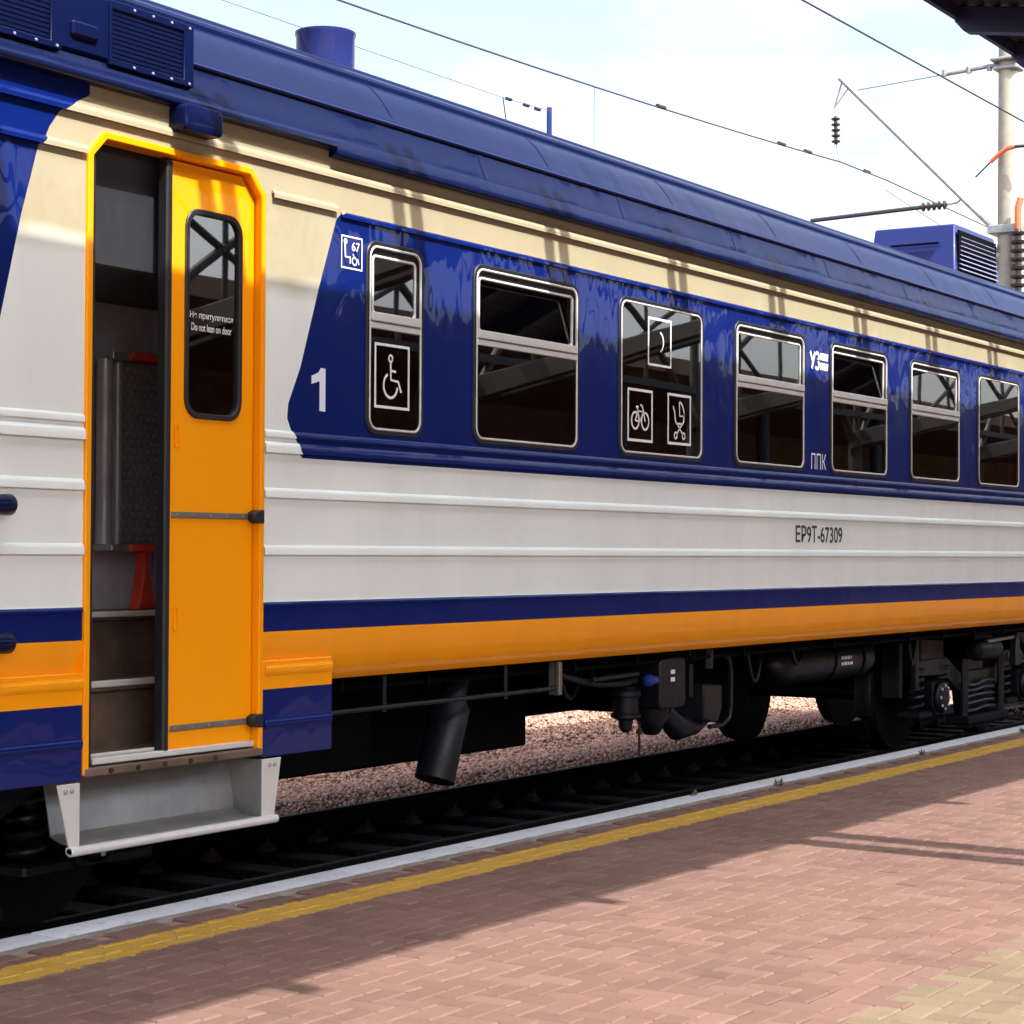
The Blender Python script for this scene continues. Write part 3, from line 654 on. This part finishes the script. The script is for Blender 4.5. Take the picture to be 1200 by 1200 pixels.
# folded wheelchair lift
lp = MB(); lp.box(7.50, 7.92, .90, .93, 1.72, 2.63); lift = lp.build('wheelchair_lift_platform', M['tread'], car)
db = MB()
for a in range(22):
    for b in range(8):
        x, z = 7.53+b*.05+(.025 if a % 2 else 0), 1.75+a*.04; s = 1 if (a+b) % 2 else -1
        db.prism_y([(x-.015*s, z-.013), (x+.005*s, z-.005), (x+.015*s, z+.013), (x-.005*s, z+.005)], .888, .901)
tag(db.build('tread_lug', M['steel'], lift, smooth=0), kind='stuff')
for zz in (2.635, 1.685): b = MB(); b.box(7.485, 7.92, .79, .95, zz, zz+.035); b.build('edge_bar', M['red'], lift, .004)
b = MB(); b.box(7.36, 7.484, .80, .93, 1.688, 1.72); b.box(7.36, 7.484, .80, .93, 2.625, 2.66); b.build('end_bracket', M['galv'], lift, .004)
for xx, r in ((7.385, .040), (7.475, .022)): b = MB(); b.tube([(xx, .88, 1.72), (xx, .88, 2.63)], r, 14); b.build('steel_post', M['steel'], lift)
b = MB(); b.prism_y([(7.585, 1.395), (7.735, 1.395), (7.715, 1.44), (7.680, 1.58), (7.678, 1.685), (7.640, 1.685), (7.636, 1.58), (7.605, 1.44)], .84, .91); b.build('red_pedestal', M['red'], lift, .006)

# saloon interior
fl = MB(); fl.box(7.98, X1, .08, 3.40, 1.36, 1.40); fl.build('saloon_floor', M['interiordark'], car)
cl = MB(); cl.box(7.98, X1, .08, 3.40, 3.62, 3.65); cl.build('saloon_ceiling', M['interior'], car)
il = MB(); il.box(7.98, X1, 3.36, 3.40, 1.40, 3.62); il.build('saloon_lining', M['seat'], car)
stb = MB(); stb.box(-.22, .22, .35, 1.35, 1.78, 1.86); stb.prism_y([(-.06, 1.80), (.06, 1.80), (.03, 2.42), (-.03, 2.42)], .35, 1.35); stb.box(-.2, -.16, .4, 1.3, 1.4, 1.78); stb.box(.16, .2, .4, 1.3, 1.4, 1.78)
sme = stb.mesh('bench_seat', M['seat'], .015)
for i in range(9):
    for dy in (0, 1.75): link('bench_seat', sme, car, (9.1+i*1.6, dy, 0))

# step under the door
stp = MB()
for xa, xb, xc, xd in ((6.172, 6.305, 6.245, 6.305), (7.505, 7.642, 7.505, 7.592)):
    p = MB(); p.prism_y([(xa, .712), (xb, .712), (xd, .435), (xc, .435)], -.034, -.026); po = p.build('step_side_plate', M['alu'], car, .002)
    for q in (.35, .62): b = MB(); b.lathe((xa+(xb-xa)*q, -.034, .683), (0, -1, 0), [(0, .011), (.008, .010), (.010, .002)], 8); b.build('bolt', M['steel'], po)
bt = MB(); bt.prism_x([(-.03, .438), (.08, .452), (.135, .478), (.185, .73), (.192, .73), (.143, .468), (.08, .444), (-.03, .430)], 6.306, 7.504)
bt.prism_x([(-.028, .44), (.14, .46), (.19, .712), (-.028, .712)], 7.504, 7.510); bt.build('boarding_step', M['stepalu'], car, .002)
tl = MB(); tl.tube([(6.235, -.045, .428), (7.594, -.045, .428)], .020, 12); tl.box(6.235, 7.594, -.060, -.020, .418, .446); tl.build('step_nosing', M['alu'], car, .003)
th = MB(); th.box(6.35, 7.52, -.022, .30, .728, .765); th.build('threshold', M['stepfloor'], car, .006)
for q in range(5): b = MB(); b.lathe((6.5+q*.17, -.022, .747), (0, -1, 0), [(0, .013), (.010, .011), (.012, .002)], 6); b.build('bolt', M['rust'], car)

# blue grab bars at the cab end
for zc in (1.872, 1.315):
    b = MB(); b.tube([(4.8, -.055, zc), (5.70, -.055, zc), (5.76, -.055, zc), (5.83, -.052, zc), (5.875, -.050, zc), (5.885, -.048, zc)], [.030, .030, .033, .042, .044, .034], 16)
    b.box(5.76, 5.83, -.05, .004, zc-.02, zc+.02); b.build('grab_bar', M['roof'], car, 0, 45)

# underframe
u = MB(); u.prism_x([(.25, 1.02), (3.23, 1.02), (3.23, 1.34), (.25, 1.34)], 7.97, X1); u.build('underframe', M['dark'], car)
u = MB(); u.box(X0, 6.19, .25, 3.23, 1.02, 1.34); u.build('underframe', M['dark'], car)
u = MB(); u.box(6.19, 7.97, .70, 3.23, .80, 1.35); u.build('step_well', M['dark'], car)
for (a, b, c, d, e, f_) in ((8.3, 9.15, .55, 1.6, .50, 1.02), (9.15, 11.17, .80, 2.6, .45, 1.02), (11.3, 13.0, 1.3, 2.6, .56, 1.02), (13.1, 14.6, .9, 2.4, .52, 1.02), (14.6, 16.5, 1.0, 2.9, .58, 1.02), (7.65, 8.2, .5, 3.0, .62, 1.02), (16.5, 21.0, 1.2, 2.7, .80, 1.02), (21.0, 23.5, .9, 2.9, .42, 1.02)):
    m = MB(); m.box(a, b, c, d, e, f_); m.build('equipment_box', M['dark'], car, .015)
sk = MB(); sk.box(8.1, X1, 3.25, 3.32, .66, 1.03); sk.box(16.7, X1, 3.24, 3.33, .40, .67); sk.build('far_side_valance', M['dark'], car)
# slanted drain pipe
pp = MB(); A = Vector((9.80, .40, 1.05)); B = Vector((9.55, .40, .40)); dv = (B-A).normalized()
pp.tube([A, A+dv*.2, A+dv*.26, B], [.075, .075, .115, .115], 24); pp.build('drain_pipe', M['slate'], car, 0, 45)
# brake rod with hangers
rd = MB(); rd.tube([(8.08, .15, .872), (10.50, .15, .882)], .014, 8); rdo = rd.build('brake_rod', M['slate2'], car)
for x in (8.72, 9.9, 10.46): h = MB(); h.tube([(x, .15, 1.04), (x, .15, .85)], .012, 8); h.build('hanger', M['slate2'], rdo)
def sag(p, q, s, k=10): return [(p[0]+(q[0]-p[0])*i/k, p[1]+(q[1]-p[1])*i/k, p[2]+(q[2]-p[2])*i/k-s*4*(i/k)*(1-i/k)) for i in range(k+1)]
hz = MB(); hz.tube(sag((10.55, .25, .98), (11.70, .30, .86), .05), .022, 10); hz.build('air_hose', M['slate'], car)
hz = MB(); hz.tube([(11.0, .22, .90), (11.62, .24, .91)], .016, 10); hz.build('air_pipe', M['slate2'], car)
br = MB(); br.box(10.45, 10.485, .12, .20, .84, 1.04); br.build('pipe_bracket', M['steeldark'], car, .006)
v = MB(); v.lathe((11.70, .22, .86), (1, 0, 0), [(0, .02), (.01, .036), (.05, .04), (.07, .028), (.12, .03), (.14, .012)], 14); v.build('blue_cock', M['bluecap'], car)
for yy, zz, r in ((.22, .985, .013), (.27, 1.005, .018), (.34, .965, .010), (.45, .99, .022)):
    m = MB(); m.tube([(8.15, yy, zz), (11.2, yy, zz-.006), (14.0, yy, zz), (17.0, yy, zz-.004), (X1-.3, yy, zz)], r, 8); m.build('conduit', M['dark'], car)
for q in range(18):
    m = MB(); x = 8.4+q*.78; m.box(x, x+.035, .19, .50, .945, .962); m.box(x, x+.035, .19, .205, .945, 1.04); m.build('conduit_bracket', M['dark'], car, .003)
for x, l in ((10.72, .30), (11.10, .22), (13.35, .34), (14.1, .2), (16.45, .35)):
    m = MB(); m.tube(sag((x, .30, 1.0), (x+.55, .45, .98), l*.7), .016, 8); m.build('cable', M['slate'], car)
# brake valve cluster
m = MB(); m.prism_y(rrect(11.86, 12.22, .66, 1.0, .05), .20, .52); m.lathe((12.03, .36, .70), (0, 0, -1), [(0, .13), (.10, .12), (.16, .08), (.22, .05)], 16); va = m.build('brake_valve', M['slate'], car, .012)
for zz in (.905, .855): l = MB(); l.box(12.00, 12.055, .196, .199, zz-.014, zz+.014); l.build('label_plate', M['print_white'], va)
m = MB(); m.lathe((11.68, .36, .82), (0, 0, -1), [(0, .07), (.03, .10), (.06, .10), (.07, .085), (.17, .085), (.18, .10), (.20, .10), (.22, .05), (.28, .04), (.30, .015)], 14); m.build('dirt_collector', M['slate'], car)
m = MB(); m.prism_y([(12.52, .55), (12.74, .52), (12.80, .62), (12.80, .78), (12.52, .80)], .22, .50); m.build('control_box', M['slate2'], car, .012)
m = MB(); m.tube([(12.22, .38, .62), (12.4, .36, .50), (12.6, .34, .50), (12.72, .32, .54)], [.07, .09, .06, .04], 12); m.build('isolating_cock', M['slate'], car)
m = MB(); m.tube([(12.60, .28, 1.00), (12.90, .28, .99), (13.02, .28, .95), (13.05, .28, .86), (13.05, .28, .62), (13.02, .28, .53), (12.92, .28, .49), (12.72, .28, .49)], .017, 10); m.build('pipe_loop', M['slate2'], car)
m = MB(); m.tube([(12.36, .24, 1.03), (12.36, .24, .72)], .018, 8); m.build('air_pipe', M['slate2'], car); m = MB(); m.tube([(12.62, .24, 1.03), (12.62, .24, .90)], .035, 10); m.build('air_pipe', M['slate2'], car)
m = MB(); m.tube([(11.83, .34, .58), (11.83, .34, .36)], .008, 6); m.tube([(11.83, .34, .53), (11.83, .34, .50)], .022, 8); m.build('drain_rod', M['rust'], car)
# air reservoir
m = MB(); m.lathe((14.35, .62, .83), (1, 0, 0), [(0, .01), (.04, .09), (.10, .145), (.18, .165), (1.72, .165), (1.80, .145), (1.86, .09), (1.90, .01)], 28); tk = m.build('air_reservoir', M['slate2'], car)
for x in (15.28, 15.86): b = MB(); b.lathe((x, .62, .83), (1, 0, 0), [(0, .16), (.0, .172), (.035, .172), (.035, .16)], 28); b.build('strap', M['dark'], tk)
for zz, ws in ((.850, (.05, .03, .05, .02)), (.803, (.03, .05, .04, .05))):
    x = 15.40; b = MB()
    for w_ in ws: b.box(x, x+w_, .4505, .454, zz-.012, zz+.012); x += w_+.018
    tag(b.build('stencil_mark', M['print_light'], tk), kind='stuff')

# bogies
R_ = 0.515; ZC = RAIL+R_
def wheel(x, y, s):   # s = outward direction along y
    m = MB(); m.lathe((x, y, ZC), (0, s, 0), [(-.075, .18), (-.075, R_+.028), (-.045, R_+.030), (-.035, R_+.002), (.060, R_-.006), (.064, R_-.03), (.060, R_-.075), (.030, R_-.085), (.010, .30), (.030, .13), (.075, .11), (.075, .001)], 44); return m
def spring(x, y, z0, z1, r, turns, w):
    k = int(turns*16); return [(x+r*math.cos(2*PI*turns*i/k), y+r*math.sin(2*PI*turns*i/k), z0+(z1-z0)*i/k) for i in range(k+1)]
def bogie(xa, xb):
    xc = (xa+xb)/2; m = MB()
    for sgn in (-1, 1):
        yf = 1.74+sgn*1.10; t = .07
        m.prism_y([(xa-.45, .60), (xa-.45, .74), (xa+.35, .76), (xc-.45, .60), (xc+.45, .60), (xb-.35, .76), (xb+.45, .74), (xb+.45, .60), (xb-.3, .58), (xc+.5, .42), (xc-.5, .42), (xa+.3, .58)], yf-t, yf+t)
    m.box(xc-.25, xc+.25, .60, 2.88, .45, .72)
    bg_ = m.build('bogie', M['slate2'], car, .012)
    for xx in (xa, xb):
        for sgn in (-1, 1): wheel(xx, 1.74+sgn*.76, sgn).build('wheel', M['wheel'], bg_, 0, 30)
        a = MB(); a.tube([(xx, .7, ZC), (xx, 2.78, ZC)], .085, 18); a.build('axle', M['wheel'], bg_)
        a = MB(); a.prism_y([(xx-.17, ZC-.10), (xx-.10, ZC-.19), (xx+.10, ZC-.19), (xx+.17, ZC-.10), (xx+.17, ZC+.12), (xx-.17, ZC+.12)], .50, .78)
        a.lathe((xx, .50, ZC-.02), (0, -1, 0), [(0, .15), (.03, .15), (.05, .12), (.06, .06), (.06, .001)], 20)
        a.box(xx-.42, xx+.42, .52, .74, ZC-.20, ZC-.14); ao = a.build('axle_box', M['slate'], bg_, .012)
        for dx in (-.30, .30):
            s_ = MB(); s_.tube(spring(xx+dx, .63, ZC-.135, ZC+.21, .078, 4.6, .02), .019, 8); s_.build('coil_spring', M['slate2'], bg_)
            s_ = MB(); s_.lathe((xx+dx, .63, ZC+.21), (0, 0, 1), [(0, .11), (.03, .11), (.04, .08), (.09, .07)], 18); s_.build('spring_seat', M['slate2'], bg_)
        for q in range(8):
            an = q*PI/4; b = MB(); b.lathe((xx+.105*math.cos(an), .455, ZC-.02+.105*math.sin(an)), (0, -1, 0), [(0, .016), (.014, .014), (.018, .003)], 8); b.build('bolt', M['alu'], ao)
    # central suspension: elliptical-style spring pack, swing links, damper
    for q in range(5):
        s_ = MB(); z = .22+q*.062
        s_.tube([(xc-.42, .56, z), (xc-.15, .54, z+.018*math.sin(q)), (xc+.1, .54, z+.022), (xc+.42, .56, z+.010)], .022, 8); s_.build('spring_leaf', M['slate2'], bg_)
    for dx in (-.50, .50):
        s_ = MB(); s_.tube([(xc+dx, .52, .72), (xc+dx, .52, .10)], .026, 10); s_.tube([(xc+dx+.075, .52, .72), (xc+dx+.075, .52, .12)], .018, 10); s_.box(xc+dx-.04, xc+dx+.11, .47, .58, .08, .13); s_.build('swing_link', M['slate2'], bg_)
    s_ = MB(); s_.box(xc-.55, xc+.55, .44, .70, .10, .19); s_.build('spring_plank', M['slate'], bg_, .02)
    s_ = MB(); s_.lathe((xc-.52, .42, .80), (1, 0, 0), [(0, .02), (.02, .085), (.05, .10), (.55, .10), (.57, .08), (.60, .03)], 18); s_.build('brake_cylinder', M['slate'], bg_)
    s_ = MB(); s_.tube([(xc-.30, .36, .88), (xc+.42, .36, .90)], .018, 8); s_.build('brake_rod', M['galv'], bg_)
    s_ = MB(); s_.prism_y([(xc+.42, .62), (xc+.56, .62), (xc+.53, .96), (xc+.45, .96)], .33, .40); s_.build('lever', M['slate2'], bg_, .008)
    s_ = MB(); s_.tube([(xc+.55, .40, 1.0), (xc+1.15, .38, .60)], .05, 12); s_.tube([(xc+.85, .39, .80), (xc+1.25, .37, .53)], .035, 12); s_.build('hydraulic_damper', M['slate2'], bg_)
    for xx in (xa-.62, xb+.62):
        s_ = MB(); s_.box(xx-.03, xx+.03, .62, .80, .42, .98); s_.build('brake_hanger', M['slate2'], bg_, .008)
        s_ = MB(); s_.prism_y([(xx-.03, .25), (xx+.05, .22), (xx+.09, .45), (xx+.05, .66), (xx-.03, .62)], .90, 1.06); s_.build('brake_shoe', M['slate'], bg_, .01)
    s_ = MB(); s_.box(xa-.30, xa+.26, .56, .80, .74, .98); s_.box(xa-.58, xa-.50, .5, .56, .5, 1.02); s_.build('junction_box', M['slate'], bg_, .01)
bogie(17.72, 20.05); bogie(4.55, 6.95)

# ------------------------------------------------------------------ overhead line
cm = tag(empty('catenary_mast', (35, 5.8, -.6)), 'tall round concrete catenary mast with a steel cantilever behind the train, at right', 'mast')
p = MB(); p.tube([(35, 5.78, -.6), (35, 5.78, 5), (35, 5.78, 10.9)], [.24, .20, .165], 28); p.build('pole', M['concrete'], cm)
p = MB(); p.tube([(35, 6.02, 7.42), (35, 8.98, 10.48)], .045, 10); p.build('cantilever_tube', M['galv'], cm)
def insul(axis0, axis1, n, r, parent, name='insulator', mat='insul'):
    a, b = Vector(axis0), Vector(axis1); L = (b-a).length; pr = [(0, r*.35)]
    for i in range(n):
        t = L*(i+.2)/n; pr += [(t, r*.4), (t+L*.18/n, r), (t+L*.45/n, r*.9), (t+L*.6/n, r*.4)]
    pr.append((L, r*.35)); m = MB(); m.lathe(a, b-a, pr, 16); return m.build(name, M[mat], parent, 0, 40)
p = MB(); p.tube([(35, 8.93, 10.42), (35, 9.08, 9.95)], .018, 8); p.tube([(35, 8.80, 10.28), (35, 9.08, 9.95)], .012, 8); p.tube([(35, 9.08, 9.97), (35, 9.06, 9.70)], .012, 8); p.tube([(35, 9.05, 9.3), (35, 8.98, 8.93)], .015, 8); p.build('suspension_link', M['galv'], cm)
insul((35, 9.06, 9.78), (35, 9.05, 9.26), 5, .085, cm)
p = MB(); p.tube([(35, 8.62, 10.22), (35, 6.98, 10.30)], .013, 8); p.tube([(35, 6.98, 10.30), (35, 5.9, 10.36)], .038, 10); p.build('tie_rod', M['galv'], cm)
for yy in (6.95, 6.5, 6.12): b = MB(); b.tube([(35, yy, 10.27), (35, yy, 10.38)], .05, 10); b.build('clamp', M['galv'], cm)
b = MB(); b.box(34.8, 35.2, 5.56, 6.0, 10.22, 10.30); b.box(34.76, 35.24, 5.52, 6.04, 10.38, 10.44); b.build('mast_bracket', M['galv'], cm, .02)
p = MB(); p.tube([(35, 9.55, 7.885), (35, 7.36, 7.95)], .040, 10); p.build('registration_arm', M['wire'], cm)
insul((35, 7.40, 7.95), (35, 6.9, 7.955), 5, .085, cm)
p = MB(); p.tube([(35, 6.92, 7.955), (35, 6.72, 7.97), (35, 6.66, 8.02)], .018, 8); p.build('arm_link', M['galv'], cm)
b = MB(); b.box(34.75, 35.25, 5.5, 6.08, 7.33, 7.48); b.tube([(35, 5.5, 6.95), (35, 6.15, 6.95)], .16, 14); b.box(34.72, 35.28, 5.48, 5.62, 6.75, 7.2); b.tube([(34.8, 5.9, 7.1), (34.8, 6.18, 7.0), (34.85, 5.95, 6.7)], .05, 8); b.build('mast_clamp', M['galv'], cm, .015)
insul((34.7, 5.50, 7.36), (34.7, 5.50, 6.0), 9, .15, cm, 'disconnector_insulator')
b = MB(); b.tube([(34.7, 5.50, 7.36), (34.7, 5.5, 7.75), (34.72, 5.46, 7.9)], .06, 10); b.build('cable_sleeve', M['orangecable'], cm)
b = MB(); b.tube([(34.7, 6.27, 8.34), (34.7, 6.0, 8.58)], .016, 8); b.tube([(34.7, 5.2, 8.80), (34.7, 5.56, 8.81)], .03, 8); b.build('jumper_cable', M['wire'], cm)
b = MB(); b.tube([(34.7, 6.0, 8.58), (34.7, 5.85, 8.70), (34.7, 5.70, 8.79), (34.7, 5.56, 8.81)], .040, 8); b.build('cable_sleeve', M['orangecable'], cm)
# wires, each its own thing
def wirething(name, path, r, label, seg=6):
    m = MB(); m.tube(path, r, seg); return tag(m.build(name, M['wire']), label, 'wire')
k_ = 26
mess = [(x, 8.95, 8.28+.75*((x-14)/21.0)**2*(.35+.65*abs(x-14)/21.0)) for x in np.linspace(-6, 35, k_)]
w1 = wirething('messenger_wire', [(x, 8.95, 8.34 + .58*max(0, (x-12)/23.0)**2) for x in np.linspace(-10, 35, k_)]+[(37, 8.85, 8.88), (60, 8.9, 8.4)], .014, 'messenger wire crossing the sky above the train roof to the hanging insulator')
for xq in (27.9, 32.3, 33.4, 36.1): m = MB(); m.tube([(xq, 8.95, 8.30 + .58*((xq-12)/23.0)**2 + (.06 if xq < 35 else .0)), (xq+.25, 8.95, 8.31 + .58*((xq-12)/23.0)**2 + (.06 if xq < 35 else 0))], .035, 8); m.build('wire_clamp', M['wire'], w1)
m = MB(); m.tube([(25.96, 8.95, 8.54), (25.96, 8.95, 6.9)], .005, 5); m.build('dropper', M['wire'], w1)
wirething('feeder_wire', [(-8, 1.74, 6.85), (8, 1.74, 6.845), (24, 1.74, 6.85), (60, 1.74, 6.90)], .011, 'thick dark overhead wire above the train track, at top right in front of the mast')
wirething('stay_wire', [(35, 8.09, 8.34), (35, 7.89, 8.19), (35, 7.6, 7.99), (35, 6.9, 7.50), (35, 6.6, 7.3)], .006, 'thin slack stay wire crossing below the horizontal cantilever insulator')
# ------------------------------------------------------------------ platform canopy (seen top right and in the glass)
cn = tag(empty('platform_canopy', (12, -8.0, PT)), 'dark blue platform canopy with corrugated soffit and deep rafters, upper right corner', 'canopy')
T_ = .15; YE, ZE = -1.60, 5.106
def soff(y): return ZE+T_*(y-YE)
YB = -4.64
ys = np.arange(0, YE-YB, .055); pr = [(YE-float(y), soff(YE-float(y))+.105+(.018 if i % 2 else -.018)) for i, y in enumerate(ys)]
sh = MB(); sh.strip_x(pr, [-14, 70]); sh.strip_x([(y, z+.02) for y, z in pr], [-14, 70]); sh.build('roof_sheet', M['canopysheet'], cn, smooth=0)
ed = MB(); ed.box(-14, 70, YE-.004, YE+.03, soff(YE), soff(YE)+.15); ed.build('edge_trim', M['canopyblue'], cn)
ed = MB(); ed.box(-14, 70, YB-.03, YB+.004, soff(YB)+.01, soff(YB)+.15); ed.build('edge_trim', M['canopyblue'], cn)
rme = {}
for q in range(-16, 54):
    x = 12.50+q*1.10; L = 3.18 if q % 2 else 3.05
    if L not in rme:
        r = MB(); yb = YE-L
        r.add([(a, y, soff(y)+dz) for a in (0, .11) for (y, dz) in ((YE+.034, .09), (YE+.034, -.012), (YE-.03, -.075), (yb, -.075), (yb, .09))], [(0, 1, 2, 3, 4), (9, 8, 7, 6, 5)]+[(i, 5+i, 5+(i+1) % 5, (i+1) % 5) for i in range(5)])
        rme[L] = r.mesh('rafter', M['canopyblue'], .006)
    link('rafter', rme[L], cn, (x, 0, 0))
# twin beams lying above the roof sheet; their shadows fall on the upper car side
bme = MB(); bme.box(-.045, .045, -3.9, -1.36, 5.69, 5.80); bme = bme.mesh('roof_beam', M['canopyblue'], .006)
pme = MB(); pme.box(-.04, .04, -3.6, -3.5, soff(-3.55)+.09, 5.70); pme.box(-.04, .04, -1.75, -1.67, soff(-1.7)+.09, 5.70); pme = pme.mesh('beam_post', M['canopyblue'])
for q in range(-8, 30):
    for dx in (-.08, .08): link('roof_beam', bme, cn, (6.72+q*1.5+dx, 0, 0))
    link('beam_post', pme, cn, (6.72+q*1.5, 0, 0))
def bent(p0, p1, p2, k=8): return [tuple((1-t)**2*a+2*t*(1-t)*b+t*t*c for a, b, c in zip(p0, p1, p2)) for t in [i/k for i in range(k+1)]]
for q in range(-2, 9):
    x = 9.49+q*6.4; yc = -8.7
    for dx in (-.17, .17):
        a = MB(); a.add([(x+dx+e, y, z) for e in (-.09, .09) for y, z in ((YB+.3, soff(YB)+.02), (YB+.3, soff(YB)-.14), (yc, 3.62), (yc, 3.92))], [(0, 1, 2, 3), (7, 6, 5, 4), (0, 4, 5, 1), (1, 5, 6, 2), (2, 6, 7, 3), (3, 7, 4, 0)]); a.build('cantilever_arm', M['truss'], cn, .006)
    c = MB(); c.tube([(x, yc, PT), (x, yc, 3.9)], .13, 18); c.build('column', M['truss'], cn)
    c = MB(); c.tube([(x, yc, PT), (x, yc, PT+.25)], .2, 18); c.build('column_base', M['concrete'], cn)
    b = MB(); b.tube([(x, yc, 3.9), (x, yc, 5.9)], .07, 10); b.build('post', M['truss'], cn)
    for sx in (-1, 1):
        b = MB(); b.tube(bent((x, yc, 3.3), (x+sx*.5, yc, 4.9), (x+sx*3.2, yc, 5.75)), .055, 10); b.build('curved_brace', M['truss'], cn)
        b = MB(); b.tube([(x+sx*3.2, yc, 4.3), (x, yc, 5.75)], .045, 8); b.build('diagonal', M['truss'], cn)
    for e in (-3.2, -1.6, 1.6): b = MB(); b.tube([(x+e, yc, 4.3), (x+e, yc, 5.75)], .035, 8); b.build('hanger', M['truss'], cn)
for zz, r in ((5.80, .08), (4.26, .055)): b = MB(); b.box(-12, 66, -8.7-r, -8.7+r, zz-r, zz+r); b.build('longitudinal_beam', M['truss'], cn)

# station building across the platform; deep overhang added to shade its front in reflections
sb = tag(empty('station_building', (70, -26, -.6)), 'long brown brick station building reflected in the carriage windows', 'building')
w = MB(); w.box(2, 150, -34, -19, -.6, 6.4); w.build('wall', M['brownwall'], sb)
w = MB(); w.prism_x([(-34.6, 6.4), (-18.6, 6.4), (-18.6, 6.6), (-27, 8.2), (-34.6, 6.6)], 1.5, 150.5); w.build('roof', M['canopysheet'], sb)
w = MB(); w.prism_x([(-18.99, 5.05), (-10.0, 4.72), (-10.0, 4.98), (-18.99, 5.35)], 2, 150); w.build('shade_awning', M['brownwall'], sb)
for q in range(18): c = MB(); c.tube([(8+q*5.6, -11, PT), (8+q*5.6, -11, 4.78)], .12, 12); c.build('shade_awning_post', M['canopysheet'], sb)
wme = MB(); wme.box(0, 1.6, -19.02, -18.96, 0, 2.0); wme = wme.mesh('window', M['darkglass'])
for q in range(40): link('window', wme, sb, (6+q*3.4, 0, 1.2))
# weeds at the kerb
def weed(x, y, sz, label):
    m = MB()
    for q in range(26):
        a = random.uniform(0, 2*PI); l = sz*random.uniform(.4, 1); tz = random.uniform(.4, 1.1)
        b = Vector((x+random.uniform(-1, 1)*sz*.8, y+random.uniform(-1, 1)*sz*.25, PT)); t = b+Vector((math.cos(a)*l*.6, math.sin(a)*l*.6, l*tz)); sd = Vector((-math.sin(a), math.cos(a), 0))*l*.10; mid = (b+t)/2+Vector((0, 0, l*.15))
        m.add([b-sd*.4, b+sd*.4, mid+sd, t, mid-sd], [(0, 1, 2, 3, 4)])
    return tag(m.build('weed', M['leaf'], smooth=0), label, 'weed', 'weeds growing along the white kerb')
weed(12.6, -.30, .06, 'largest weed tuft on the white kerb, second of four from the left')
weed(11.75, -.10, .045, 'tiny weed tuft at the outer kerb edge, leftmost of the four weeds')
weed(15.2, -.31, .05, 'weed tuft on the white kerb, third of four from the left')
weed(17.6, -.30, .05, 'rightmost of the four weed tufts on the white kerb')
